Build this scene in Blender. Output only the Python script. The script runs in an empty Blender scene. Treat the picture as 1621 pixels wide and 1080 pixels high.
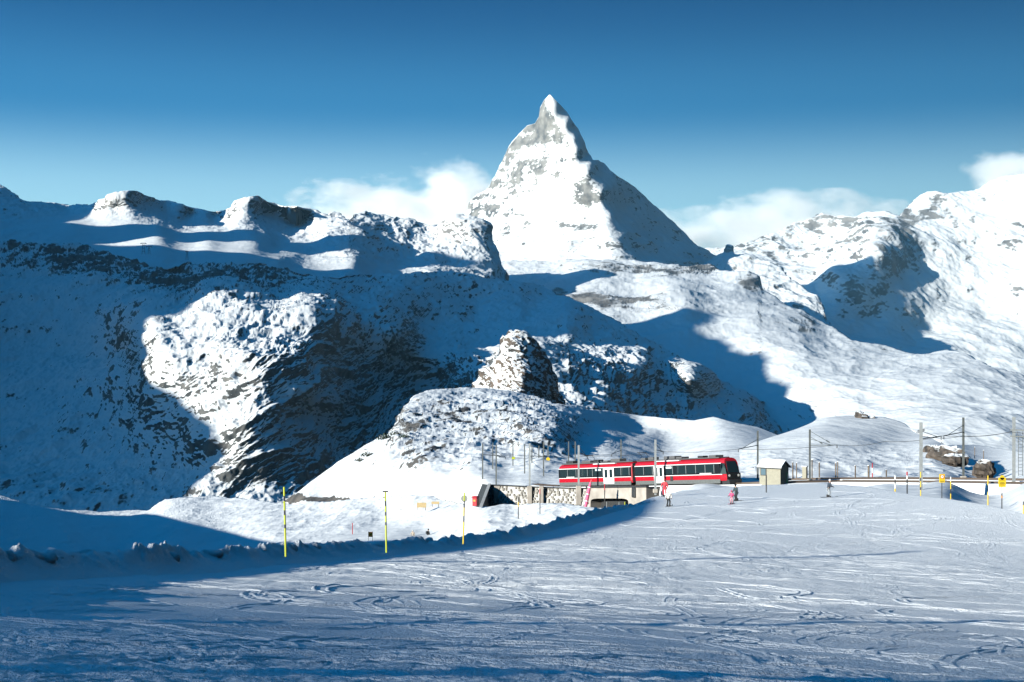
import bpy, math, random, os
import numpy as np
from mathutils import Vector, Matrix

# ------------------------------------------------------------------ camera, sky, sun, exposure
scene = bpy.context.scene
COL = scene.collection
W, H, F = 1621.0, 1080.0, 2200.0        # photograph size and focal length in its pixels
CX, EYE = 810.5, 568.0                  # column of the view axis, row of eye level

cam = bpy.data.cameras.new('camera')
camo = bpy.data.objects.new('camera', cam)
COL.objects.link(camo)
camo.location = (0, 0, 0)
camo.rotation_euler = (math.radians(90), 0, 0)
cam.sensor_width = 36.0
cam.lens = 36.0 * F / W
cam.shift_y = -(H / 2 - EYE) / W
cam.clip_start = 0.5
cam.clip_end = 60000
scene.camera = camo

SUN_AZ, SUN_EL = 52.0, 15.0             # degrees: left of straight behind the camera, above the horizon
az, el = math.radians(SUN_AZ), math.radians(SUN_EL)
TO_SUN = np.array([-math.sin(az) * math.cos(el), -math.cos(az) * math.cos(el), math.sin(el)])

world = bpy.data.worlds.new('World')
scene.world = world
world.use_nodes = True
wn, wl = world.node_tree.nodes, world.node_tree.links
wn.clear()
sky = wn.new('ShaderNodeTexSky')
sky.sky_type = 'NISHITA'
sky.sun_disc = False
sky.sun_elevation = el
sky.sun_rotation = math.radians(180 + SUN_AZ)
sky.altitude = 2800
sky.air_density = 1.0
sky.dust_density = 0.35
sky.ozone_density = 2.2
# clear high-mountain air: the colour deepens from the pale horizon to the dark zenith and pales a little towards the sun
wtc = wn.new('ShaderNodeTexCoord')
wsep = wn.new('ShaderNodeSeparateXYZ')
wl.new(wtc.outputs['Generated'], wsep.inputs[0])
wr = wn.new('ShaderNodeValToRGB')
cr = wr.color_ramp
cr.interpolation = 'EASE'
stops = [(0.0, (1.0, 1.0, 0.86)), (0.115, (0.68, 0.79, 0.70)), (0.18, (0.092, 0.365, 0.485)), (0.26, (0.014, 0.185, 0.325)), (0.5, (0.035, 0.52, 0.72)), (1.0, (0.05, 0.86, 1.08))]
while len(cr.elements) < len(stops):
    cr.elements.new(0.5)
for e_, (p_, c_) in zip(cr.elements, stops):
    e_.position = p_
    e_.color = (*c_, 1)
wl.new(wsep.outputs['Z'], wr.inputs['Fac'])
wx = wn.new('ShaderNodeMath')
wx.operation = 'MULTIPLY_ADD'
wx.inputs[1].default_value = -1.0
wx.inputs[2].default_value = 1.0
wl.new(wsep.outputs['X'], wx.inputs[0])
wm = wn.new('ShaderNodeMix')
wm.data_type = 'RGBA'
wm.blend_type = 'MULTIPLY'
wm.inputs['Factor'].default_value = 1.0
wl.new(sky.outputs[0], wm.inputs['A'])
wl.new(wr.outputs['Color'], wm.inputs['B'])
wv = wn.new('ShaderNodeVectorMath')
wv.operation = 'SCALE'
wl.new(wm.outputs['Result'], wv.inputs[0])
wl.new(wx.outputs[0], wv.inputs['Scale'])
bg = wn.new('ShaderNodeBackground')
bg.inputs['Strength'].default_value = 0.1
out = wn.new('ShaderNodeOutputWorld')
wl.new(wv.outputs[0], bg.inputs['Color'])
wl.new(bg.outputs[0], out.inputs['Surface'])

sun = bpy.data.lights.new('sun', 'SUN')
sun.energy = 5.0
sun.angle = math.radians(0.5)
sun.color = (1.0, 0.98, 0.875)
suno = bpy.data.objects.new('sun', sun)
COL.objects.link(suno)
suno.location = (-60, -60, 60)
suno.rotation_euler = Vector(TO_SUN).to_track_quat('Z', 'Y').to_euler()

scene.view_settings.view_transform = 'Standard'
scene.view_settings.look = 'None'
scene.view_settings.gamma = 1.0
scene.view_settings.exposure = 0.85
scene.view_settings.use_curve_mapping = False
scene.render.engine = 'CYCLES'
scene.cycles.use_denoising = True
scene.cycles.denoising_input_passes = 'RGB_ALBEDO_NORMAL'
scene.cycles.sample_clamp_indirect = 2.0
scene.cycles.max_bounces = 6
scene.cycles.diffuse_bounces = 0
scene.cycles.volume_bounces = 5

random.seed(7)
rng = np.random.default_rng(7)

# ------------------------------------------------------------------ numeric helpers
def _hash(ix, iy, iz, seed):
    h = (ix * 374761393 + iy * 668265263 + iz * 2147483647 + seed * 1274126177) & 0xFFFFFFFF
    h = ((h ^ (h >> 13)) * 1274126177) & 0xFFFFFFFF
    h = ((h ^ (h >> 16)) * 2246822519) & 0xFFFFFFFF
    return h ^ (h >> 15)

_G = np.array([(1,1,0),(-1,1,0),(1,-1,0),(-1,-1,0),(1,0,1),(-1,0,1),(1,0,-1),(-1,0,-1),
               (0,1,1),(0,-1,1),(0,1,-1),(0,-1,-1),(1,1,0),(-1,1,0),(0,-1,1),(0,-1,-1)], dtype=np.float32)

def perlin(p, seed=0):
    """Gradient noise of an (n,3) array, about -1..1."""
    pf = np.floor(p)
    i = pf.astype(np.int64)
    f = (p - pf).astype(np.float32)
    u = f * f * f * (f * (f * 6 - 15) + 10)
    res = np.zeros(len(p), np.float32)
    for dx in (0, 1):
        wx = u[:, 0] if dx else 1 - u[:, 0]
        for dy in (0, 1):
            wy = u[:, 1] if dy else 1 - u[:, 1]
            for dz in (0, 1):
                wz = u[:, 2] if dz else 1 - u[:, 2]
                g = _G[_hash(i[:, 0] + dx, i[:, 1] + dy, i[:, 2] + dz, seed) & 15]
                d = g[:, 0] * (f[:, 0] - dx) + g[:, 1] * (f[:, 1] - dy) + g[:, 2] * (f[:, 2] - dz)
                res += wx * wy * wz * d
    return res * 1.4

def fbm(P, wl, octaves=4, gain=0.5, seed=0, ridged=False, scale=None):
    """Fractal noise; wl is the longest wavelength in metres, scale stretches the three axes."""
    q = np.asarray(P, np.float64) / wl
    if scale is not None:
        q = q * np.asarray(scale)
    tot = np.zeros(len(q), np.float32)
    a, n = 1.0, 0.0
    for k in range(octaves):
        v = perlin(q + 17.3 * k, seed + 31 * k)
        if ridged:
            v = 1 - 2 * np.abs(v) ** 0.8
        tot += a * v
        n += a
        a *= gain
        q = q * 2.03
    return tot / n

def rot_z(P, deg):
    c, s = math.cos(math.radians(deg)), math.sin(math.radians(deg))
    return P @ np.array([[c, s, 0], [-s, c, 0], [0, 0, 1]])

def smooth(e0, e1, v):
    t = np.clip((v - e0) / (e1 - e0), 0, 1)
    return t * t * (3 - 2 * t)

class DistanceField:
    """Smooth distance over the view from a few surveyed points (column, row, distance)."""
    def __init__(self, pts, soft=0.3, ease=0.02):
        p = np.array(pts, float)
        self.s2 = soft * soft
        self.x = p[:, :2] / 100.0
        v = np.log(p[:, 2])
        n = len(p)
        A = np.sqrt(((self.x[:, None] - self.x[None]) ** 2).sum(2) + self.s2)
        B = np.c_[np.ones(n), self.x]
        M = np.zeros((n + 3, n + 3))
        M[:n, :n] = A - ease * np.eye(n)
        M[:n, n:] = B
        M[n:, :n] = B.T
        s = np.linalg.solve(M, np.r_[v, 0, 0, 0])
        self.w, self.c = s[:n], s[n:]
    def __call__(self, px, py):
        q = np.stack([np.ravel(px), np.ravel(py)], 1) / 100.0
        o = self.c[0] + q @ self.c[1:]
        for k in range(len(self.w)):
            o = o + self.w[k] * np.sqrt((q[:, 0] - self.x[k, 0]) ** 2 + (q[:, 1] - self.x[k, 1]) ** 2 + self.s2)
        return np.exp(o).reshape(np.shape(px))

class SmoothField:
    """Distance over the view as one low-order surface: for ground that was groomed flat."""
    def __init__(self, pts, nx=3, ny=4):
        p = np.array(pts, float)
        self.k = [(i, j) for i in range(nx + 1) for j in range(ny + 1) if i + j <= max(nx, ny)]
        B = self.basis(p[:, 0], p[:, 1])
        R = np.diag([0.02 * (i + j) for i, j in self.k])
        self.c = np.linalg.solve(B.T @ B + R, B.T @ np.log(p[:, 2]))
        self.res = np.exp(B @ self.c) / p[:, 2]
    def basis(self, px, py):
        a, b = (np.ravel(px) - CX) / 800.0, (np.log(np.maximum(np.ravel(py), 600) - EYE) - 5.8) / 0.5
        return np.stack([a ** i * b ** j for i, j in self.k], 1)
    def __call__(self, px, py):
        return np.exp(self.basis(px, py) @ self.c).reshape(np.shape(px))

def at(px, py, Y):
    """World point seen at a pixel of the photograph at distance Y along the view axis."""
    return np.stack([(px - CX) / F * Y, Y + 0 * px, (EYE - py) / F * Y], -1)

def V(px, py, Y):
    return Vector(((px - CX) / F * Y, Y, (EYE - py) / F * Y))

def grid_normals(P):
    du = np.gradient(P, axis=1)
    dv = np.gradient(P, axis=0)
    n = np.cross(du, dv)
    return n / (np.linalg.norm(n, axis=2, keepdims=True) + 1e-12)

def grid_mesh(name, P, mat, attrs=None, kind='structure', smooth_shade=True):
    ny, nx = P.shape[:2]
    me = bpy.data.meshes.new(name)
    nv = nx * ny
    me.vertices.add(nv)
    me.vertices.foreach_set('co', P.reshape(-1).astype(np.float32))
    idx = np.arange(nv, dtype=np.int32).reshape(ny, nx)
    q = np.stack([idx[:-1, :-1], idx[:-1, 1:], idx[1:, 1:], idx[1:, :-1]], -1).reshape(-1, 4)
    me.loops.add(q.size)
    me.polygons.add(len(q))
    me.loops.foreach_set('vertex_index', q.reshape(-1))
    me.polygons.foreach_set('loop_start', np.arange(0, q.size, 4, dtype=np.int32))
    me.polygons.foreach_set('use_smooth', np.full(len(q), smooth_shade))
    me.update(calc_edges=True)
    for k, v in (attrs or {}).items():
        a = me.attributes.new(k, 'FLOAT', 'POINT')
        a.data.foreach_set('value', v.reshape(-1).astype(np.float32))
    me.materials.append(mat)
    o = bpy.data.objects.new(name, me)
    COL.objects.link(o)
    if kind:
        o['kind'] = kind
    return o

# ------------------------------------------------------------------ materials
def material(name, color=(0.5, 0.5, 0.5), rough=0.6, metal=0.0, bump=0.0, bump_scale=20.0, vary=0.0, vary_scale=4.0, spec=0.5):
    m = bpy.data.materials.new(name)
    m.use_nodes = True
    n, l = m.node_tree.nodes, m.node_tree.links
    b = n['Principled BSDF']
    b.inputs['Base Color'].default_value = (*color, 1)
    b.inputs['Roughness'].default_value = rough
    b.inputs['Metallic'].default_value = metal
    b.inputs['Specular IOR Level'].default_value = spec
    if vary or bump:
        tc = n.new('ShaderNodeTexCoord')
    if vary:
        t = n.new('ShaderNodeTexNoise')
        t.inputs['Scale'].default_value = vary_scale
        t.inputs['Detail'].default_value = 5
        l.new(tc.outputs['Object'], t.inputs['Vector'])
        r = n.new('ShaderNodeValToRGB')
        r.color_ramp.elements[0].position = 0.3
        r.color_ramp.elements[1].position = 0.7
        r.color_ramp.elements[0].color = (*[c * (1 - vary) for c in color], 1)
        r.color_ramp.elements[1].color = (*[min(1, c * (1 + vary)) for c in color], 1)
        l.new(t.outputs['Fac'], r.inputs['Fac'])
        l.new(r.outputs['Color'], b.inputs['Base Color'])
    if bump:
        t2 = n.new('ShaderNodeTexNoise')
        t2.inputs['Scale'].default_value = bump_scale
        t2.inputs['Detail'].default_value = 4
        l.new(tc.outputs['Object'], t2.inputs['Vector'])
        bp = n.new('ShaderNodeBump')
        bp.inputs['Strength'].default_value = bump
        l.new(t2.outputs['Fac'], bp.inputs['Height'])
        l.new(bp.outputs['Normal'], b.inputs['Normal'])
    return m

def snow_rock(name, tex_m, rock_a=(0.10, 0.095, 0.09), rock_b=(0.21, 0.19, 0.17), snow=(0.74, 0.76, 0.775), bump_m=0.0, noise_w=0.5, soft=0.10):
    """Snow lying on rock; the mesh carries how much rock is bare, noise of size tex_m breaks the edge."""
    m = bpy.data.materials.new(name)
    m.use_nodes = True
    n, l = m.node_tree.nodes, m.node_tree.links
    b = n['Principled BSDF']
    tc = n.new('ShaderNodeTexCoord')
    at_ = n.new('ShaderNodeAttribute')
    at_.attribute_name = 'rock'
    t = n.new('ShaderNodeTexNoise')
    t.inputs['Scale'].default_value = 1.0 / tex_m
    t.inputs['Detail'].default_value = 6
    t.inputs['Roughness'].default_value = 0.65
    l.new(tc.outputs['Object'], t.inputs['Vector'])
    ma = n.new('ShaderNodeMath')
    ma.operation = 'MULTIPLY_ADD'
    ma.inputs[1].default_value = noise_w
    ma.inputs[2].default_value = -0.5 * noise_w
    l.new(t.outputs['Fac'], ma.inputs[0])
    ad = n.new('ShaderNodeMath')
    ad.operation = 'ADD'
    l.new(at_.outputs['Fac'], ad.inputs[0])
    l.new(ma.outputs[0], ad.inputs[1])
    mr = n.new('ShaderNodeMapRange')
    mr.interpolation_type = 'SMOOTHSTEP'
    mr.inputs['From Min'].default_value = 0.5 - soft
    mr.inputs['From Max'].default_value = 0.5 + soft
    l.new(ad.outputs[0], mr.inputs['Value'])
    t2 = n.new('ShaderNodeTexNoise')
    t2.inputs['Scale'].default_value = 0.37 / tex_m
    t2.inputs['Detail'].default_value = 8
    l.new(tc.outputs['Object'], t2.inputs['Vector'])
    r = n.new('ShaderNodeValToRGB')
    r.color_ramp.elements[0].position = 0.35
    r.color_ramp.elements[1].position = 0.68
    r.color_ramp.elements[0].color = (*rock_a, 1)
    r.color_ramp.elements[1].color = (*rock_b, 1)
    l.new(t2.outputs['Fac'], r.inputs['Fac'])
    mx = n.new('ShaderNodeMix')
    mx.data_type = 'RGBA'
    mx.inputs['A'].default_value = (*snow, 1)
    l.new(mr.outputs[0], mx.inputs['Factor'])
    l.new(r.outputs['Color'], mx.inputs['B'])
    l.new(mx.outputs['Result'], b.inputs['Base Color'])
    b.inputs['Roughness'].default_value = 0.75
    b.inputs['Specular IOR Level'].default_value = 0.2
    if bump_m:
        t3 = n.new('ShaderNodeTexNoise')
        t3.inputs['Scale'].default_value = 0.6 / tex_m
        t3.inputs['Detail'].default_value = 5
        l.new(tc.outputs['Object'], t3.inputs['Vector'])
        bp = n.new('ShaderNodeBump')
        bp.inputs['Strength'].default_value = 1.0
        bp.inputs['Distance'].default_value = bump_m
        l.new(t3.outputs['Fac'], bp.inputs['Height'])
        l.new(bp.outputs['Normal'], b.inputs['Normal'])
    return m

# ------------------------------------------------------------------ terrain
def poly(pts, x):
    p = np.array(pts, float)
    return np.interp(x, p[:, 0], p[:, 1])

def blobs(px, py, bl):
    o = np.zeros(px.shape)
    for x, y, rx, ry, a in bl:
        o += a * np.exp(-((px - x) / rx) ** 2 - ((py - y) / ry) ** 2)
    return o

SHEETS = {}

def sheet(name, top, bottom, ctrl, step, mat, relief, thr, width, bias=(), back=(600, 400), noise=(60, 0.25),
          rock_hi=1.0, rock_scale=None, kind='structure', soft=0.3):
    """A stretch of mountainside: the surveyed distances give the ground, relief() its ribs and gullies;
    behind its skyline the ground goes on falling, so it is a body with a far side."""
    x0 = max(top[0][0], bottom[0][0]); x1 = min(top[-1][0], bottom[-1][0])
    nx = int((x1 - x0) / step) + 1
    xs = np.linspace(x0, x1, nx)
    ty, by = poly(top, xs), poly(bottom, xs)
    ny = int(np.max(by - ty) / step) + 2
    t = np.linspace(0, 1, ny)[:, None]
    py = by + (ty - by) * t
    px = np.broadcast_to(xs, py.shape)
    fld = DistanceField(ctrl, soft)
    P = at(px, py, fld(px, py))
    nb = 10
    kk = np.linspace(0, 1, nb + 1)[1:, None, None]
    last = P[-1][None]
    g = 1 + kk * back[0] / last[..., 1:2]
    B = last * np.concatenate([g, g, np.ones_like(g)], -1)
    B[..., 2] -= (kk[..., 0] ** 1.3) * back[1]
    P = np.concatenate([P, B], 0)
    pxx = np.concatenate([px, np.repeat(px[-1:], nb, 0)], 0)
    pyy = np.concatenate([py, np.repeat(py[-1:], nb, 0)], 0)
    N = grid_normals(P)
    d, extra = relief(P.reshape(-1, 3), pxx.ravel(), pyy.ravel())
    d = d.reshape(pxx.shape)
    P2 = P + N * d[..., None]
    N2 = grid_normals(P2)
    slope = (1 - N2[..., 2]) - 0.7 * (1 - N[..., 2])
    wlr, amp = noise
    nz = fbm(P.reshape(-1, 3), wlr, 5, 0.6, 91, scale=rock_scale).reshape(pxx.shape)
    rock = 0.5 + (slope - thr) / width + nz * amp + blobs(pxx, pyy, bias)
    if extra is not None:
        rock = rock + extra.reshape(pxx.shape)
    rock = np.clip(rock, -0.5, 0.5 + 0.5 * rock_hi)
    o = grid_mesh(name, P2, mat, {'rock': rock}, kind)
    SHEETS[name] = dict(field=fld, P=P2, N=N2, px=pxx, py=pyy, top=top, nb=nb)
    return o

def lin(*terms):
    return sum(terms)

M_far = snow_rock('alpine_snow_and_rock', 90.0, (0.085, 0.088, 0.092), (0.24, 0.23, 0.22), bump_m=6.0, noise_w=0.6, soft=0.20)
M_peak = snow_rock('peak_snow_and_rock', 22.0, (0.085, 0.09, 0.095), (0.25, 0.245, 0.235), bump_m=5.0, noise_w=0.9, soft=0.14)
M_mid = snow_rock('mountainside_snow_and_rock', 10.0, (0.035, 0.040, 0.044), (0.15, 0.148, 0.142), bump_m=2.0, noise_w=0.8, soft=0.16)
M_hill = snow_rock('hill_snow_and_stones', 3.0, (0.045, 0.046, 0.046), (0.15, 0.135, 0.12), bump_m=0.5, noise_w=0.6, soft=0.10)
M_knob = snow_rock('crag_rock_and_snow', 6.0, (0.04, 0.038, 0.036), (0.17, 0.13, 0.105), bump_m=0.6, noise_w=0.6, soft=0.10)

# --- the pyramid peak: lit east face, crest running down to the right, shaded north face
def relief_peak(P, px, py):
    Q = rot_z(P, 20)
    crest = np.interp(py, [150, 200, 258, 300, 340, 380, 412, 440], [872, 905, 940, 958, 968, 985, 1000, 1030])
    east = smooth(15, -25, px - crest)
    ribs = fbm(Q, 260, 5, 0.55, 3, True, scale=(1.0, 0.35, 0.28))
    ledge = fbm(P, 420, 5, 0.55, 9, True, scale=(0.25, 0.25, 1.5))
    rough = fbm(P, 300, 6, 0.55, 5)
    left = smooth(60, -40, px - np.interp(py, [150, 200, 260, 320, 380], [862, 850, 830, 815, 770]))
    d = 24 * (ribs - 0.12) * (0.35 + 0.9 * left) + 20 * (ledge - 0.12) * (0.35 + smooth(330, 400, py)) + 22 * rough
    d = d * np.where(px > crest, 0.9, 0.8) * (0.14 + 0.86 * smooth(155, 300, py))
    extra = 0.03 + left * 0.17 + 0.24 * ledge * east + 0.14 * ribs * east - 0.10 * (1 - east) + 0.2 * (1 - east) * fbm(P, 500, 4, 0.6, 44, scale=(.4, .4, 1.3))
    band = fbm(np.stack([P[:, 0] * 0.25 + P[:, 2] * 0.10, P[:, 1] * 0.2, P[:, 2] * 1.6 - P[:, 0] * 0.35], 1), 170, 5, 0.65, 8, True)
    gully = np.clip(fbm(Q, 210, 4, 0.6, 6, True, scale=(1.5, 0.6, 0.22)) - 0.30, 0, 1)
    shelf = np.clip(fbm(np.stack([P[:, 0] * 0.22, P[:, 1] * 0.2, P[:, 2] * 1.7 + P[:, 0] * 0.25], 1), 230, 4, 0.6, 7, True) - 0.30, 0, 1)
    extra = extra + east * (0.70 * gully + 0.80 * shelf) * (0.5 + 0.65 * smooth(300, 400, py))
    extra = extra + 0.20 * band * (0.4 + 0.6 * left + 0.4 * smooth(330, 400, py))
    return d, extra

sheet('pyramid_peak',
    [(660, 436), (700, 380), (736, 345), (745, 322), (758, 310), (770, 303), (785, 280), (797, 250), (806, 233), (822, 212), (834, 199), (847, 195), (853, 185),
     (855, 171), (861, 159), (866, 154), (869.5, 149.5), (872, 150.5), (876, 155), (880, 159), (888, 167), (898, 178), (905, 190), (915, 205), (924, 224), (931, 244), (938, 254), (946, 254), (955, 258),
     (966, 270), (985, 283), (1003, 295), (1022, 312), (1040, 330), (1062, 349), (1080, 365), (1106, 388), (1130, 405), (1150, 416), (1215, 452)],
    [(660, 440), (760, 470), (1030, 470), (1215, 470)],
    [(660, 436, 9250), (740, 340, 9600), (770, 303, 9620), (800, 245, 9600), (850, 198, 9450), (857, 170, 9400), (872, 150, 9350), (870, 178, 9260), (884, 168, 9305),
     (901, 192, 9240), (911, 216, 9180), (922, 238, 9130), (938, 260, 9070), (958, 300, 8920), (968, 340, 8760), (985, 375, 8560), (1005, 408, 8380), (1040, 430, 8150),
     (830, 260, 9350), (880, 230, 9300), (880, 300, 9100), (820, 330, 9150), (880, 360, 8800), (930, 330, 8950), (930, 390, 8520), (800, 400, 8700), (760, 380, 9000), (880, 430, 8200), (760, 460, 8100), (1000, 460, 7900),
     (896, 175, 9440), (915, 205, 9480), (931, 243, 9520), (955, 262, 9560), (1003, 297, 9900), (1040, 332, 10150), (1080, 367, 10350), (1130, 407, 10500), (1150, 418, 10500), (1215, 455, 10500),
     (990, 330, 9450), (1020, 370, 9400), (1040, 400, 9250), (1080, 415, 9450), (1100, 445, 9300), (1180, 455, 9900)],
    1.0, M_peak, relief_peak, 0.36, 0.42, bias=[(990, 430, 60, 10, 0.12), (880, 420, 90, 12, 0.1), (835, 255, 22, 40, 0.2), (790, 300, 25, 40, 0.2), (863, 172, 8, 14, 0.25), (975, 275, 14, 14, 0.3), (1010, 308, 30, 14, 0.2),
        (890, 310, 45, 50, -0.12), (850, 390, 50, 24, -0.08)],
    back=(1500, 1500), noise=(130, 0.6), rock_scale=(1, 1, 0.6), soft=0.07)

# --- right-hand range with the white cirques, partly under cloud
def relief_range(P, px, py):
    Q = rot_z(P, -25)
    steep = smooth(470, 380, py) * (0.35 + 0.65 * smooth(1580, 1420, px))
    d = 75 * fbm(Q, 900, 6, 0.52, 13, True, scale=(1.0, 0.45, 0.5)) * (0.35 + 0.75 * steep) + 40 * fbm(P, 420, 5, 0.55, 15)
    return d, 0.10 + 0.12 * steep + 0.5 * steep * fbm(P, 300, 5, 0.6, 18, True, scale=(1, .5, .5))

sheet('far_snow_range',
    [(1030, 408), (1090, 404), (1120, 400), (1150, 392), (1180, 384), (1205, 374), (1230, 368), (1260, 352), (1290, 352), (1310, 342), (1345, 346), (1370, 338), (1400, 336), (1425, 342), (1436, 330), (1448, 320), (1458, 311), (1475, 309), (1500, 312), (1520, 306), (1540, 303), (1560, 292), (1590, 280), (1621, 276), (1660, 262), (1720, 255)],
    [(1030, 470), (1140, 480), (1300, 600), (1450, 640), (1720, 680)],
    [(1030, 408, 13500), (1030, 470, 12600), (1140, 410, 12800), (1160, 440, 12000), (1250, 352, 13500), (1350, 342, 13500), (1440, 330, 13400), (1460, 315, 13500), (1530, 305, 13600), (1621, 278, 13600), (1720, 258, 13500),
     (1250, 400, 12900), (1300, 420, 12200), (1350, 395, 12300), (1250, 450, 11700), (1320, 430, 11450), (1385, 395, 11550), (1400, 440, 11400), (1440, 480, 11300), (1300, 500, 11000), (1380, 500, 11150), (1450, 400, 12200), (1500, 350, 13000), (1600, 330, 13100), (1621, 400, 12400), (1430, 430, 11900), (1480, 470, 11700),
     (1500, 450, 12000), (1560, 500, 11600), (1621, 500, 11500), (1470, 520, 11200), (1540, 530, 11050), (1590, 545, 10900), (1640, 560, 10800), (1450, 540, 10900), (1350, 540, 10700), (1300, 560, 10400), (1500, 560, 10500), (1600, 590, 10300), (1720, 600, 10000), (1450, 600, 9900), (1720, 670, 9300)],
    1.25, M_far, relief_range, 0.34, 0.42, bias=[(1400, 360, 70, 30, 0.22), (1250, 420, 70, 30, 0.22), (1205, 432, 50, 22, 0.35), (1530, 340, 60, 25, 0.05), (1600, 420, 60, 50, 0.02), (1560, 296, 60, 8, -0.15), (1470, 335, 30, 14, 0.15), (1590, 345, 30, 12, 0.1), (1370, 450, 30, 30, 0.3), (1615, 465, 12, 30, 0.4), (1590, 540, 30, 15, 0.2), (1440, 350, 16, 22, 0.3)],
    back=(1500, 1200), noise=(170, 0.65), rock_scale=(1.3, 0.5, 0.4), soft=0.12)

# --- low dark spur at the foot of the north face
def relief_spur(P, px, py):
    return 45 * fbm(P, 500, 6, 0.55, 23, True) + 20 * fbm(P, 200, 4, 0.55, 24), None

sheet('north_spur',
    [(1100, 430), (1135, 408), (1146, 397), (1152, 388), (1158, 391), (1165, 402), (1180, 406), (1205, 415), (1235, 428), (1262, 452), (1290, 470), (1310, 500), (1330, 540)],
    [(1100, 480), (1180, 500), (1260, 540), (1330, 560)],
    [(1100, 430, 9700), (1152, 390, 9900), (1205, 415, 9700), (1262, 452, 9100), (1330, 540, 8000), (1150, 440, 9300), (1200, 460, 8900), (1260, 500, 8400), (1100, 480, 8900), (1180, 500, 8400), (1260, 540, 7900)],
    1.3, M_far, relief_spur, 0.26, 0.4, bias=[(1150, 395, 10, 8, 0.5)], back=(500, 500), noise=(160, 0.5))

# --- the white apron below the peak, running down to the right
def relief_apron(P, px, py):
    Q = rot_z(P, -35)
    d = 40 * fbm(P, 1000, 4, 0.42, 33, False, scale=(1, .5, 1.2)) + 17 * fbm(rot_z(P, -50), 420, 4, 0.5, 35, True, scale=(0.45, .8, 1.0)) + 6 * fbm(P, 130, 4, 0.58, 36, True, scale=(1, .3, 1))
    cliff = blobs(px, py, [(1000, 428, 90, 10, 1), (1130, 428, 60, 10, 1), (1190, 447, 30, 12, .8), (990, 480, 80, 14, 0.8), (910, 470, 40, 12, .8)])
    d = d + 16 * cliff * fbm(P, 120, 4, 0.6, 37, True, scale=(.5, .5, 2))
    return d, 0.13 + 0.16 * fbm(P, 320, 4, 0.6, 39, True, scale=(.5, .4, 1.2)) + 0.6 * cliff * (0.6 + fbm(P, 90, 4, 0.6, 38, scale=(.4, .4, 2)))

sheet('peak_apron',
    [(670, 445), (720, 418), (770, 418), (850, 416), (930, 412), (1000, 412), (1035, 414), (1075, 420), (1090, 425), (1125, 420), (1140, 431), (1180, 436), (1198, 440), (1206, 462), (1225, 470), (1245, 482), (1275, 505), (1310, 525), (1360, 548),
     (1420, 560), (1450, 564), (1500, 560), (1540, 572), (1590, 592), (1621, 612), (1720, 660)],
    [(670, 480), (760, 520), (900, 600), (1050, 720), (1250, 740), (1720, 740)],
    [(670, 445, 8300), (770, 418, 8500), (880, 418, 8250), (1000, 412, 8250), (1035, 415, 8100), (1090, 425, 7900), (1140, 431, 7800), (1198, 440, 7500), (1206, 462, 7250), (1245, 482, 6900), (1310, 525, 6300), (1420, 560, 5600), (1500, 565, 5200), (1621, 615, 4200), (1720, 660, 3600),
     (760, 450, 7600), (880, 440, 7700), (880, 455, 7000), (1000, 450, 7200), (1100, 450, 7100), (1180, 470, 6800), (900, 480, 6400), (960, 470, 6500), (1040, 475, 6300), (1085, 470, 6250), (1060, 500, 5900), (1000, 520, 5700), (1130, 500, 6000), (1200, 510, 5800), (1110, 540, 5450), (1180, 550, 5250), (1270, 550, 5100), (1130, 590, 4900), (1220, 600, 4600), (1330, 590, 4400), (1420, 600, 4200), (1500, 620, 3800),
     (1300, 650, 3900), (1400, 660, 3500), (1250, 740, 3500), (1600, 680, 3000), (1720, 740, 2500), (1000, 620, 5000), (760, 520, 6600)],
    1.25, M_far, relief_apron, 0.24, 0.36, bias=[(1000, 428, 100, 9, 0.25), (1190, 450, 22, 10, 0.45), (920, 468, 50, 12, 0.6), (990, 476, 50, 10, 0.3), (1240, 480, 30, 16, 0.2), (1270, 520, 40, 16, 0.25), (1420, 560, 60, 14, 0.1), (850, 445, 120, 14, -0.2), (1000, 455, 120, 10, -0.3), (1180, 590, 130, 60, -0.2), (1330, 560, 60, 14, 0.22), (1270, 500, 40, 10, 0.2), (1430, 590, 80, 14, 0.12)],
    back=(700, 600), noise=(80, 0.55), rock_scale=(1, .4, 1.6))

# --- upper left ridge and snow plateau
def relief_upper(P, px, py):
    east = smooth(480, 560, px)
    d = 30 * fbm(P, 600, 6, 0.6, 43, True, scale=(1, .5, 1)) * (0.6 + 0.8 * east) + 34 * fbm(P, 150, 5, 0.62, 45, True, scale=(1, .45, .9)) * (0.42 - 0.02 * east)
    flat = blobs(px, py, [(250, 390, 190, 40, 1), (120, 355, 90, 16, 1), (560, 425, 130, 14, 1), (420, 400, 120, 20, 0.6)])
    d = d * (1 - 0.85 * np.clip(flat, 0, 1))
    return d, -0.6 * np.clip(flat, 0, 1) - 0.04 * east + 0.08

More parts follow.
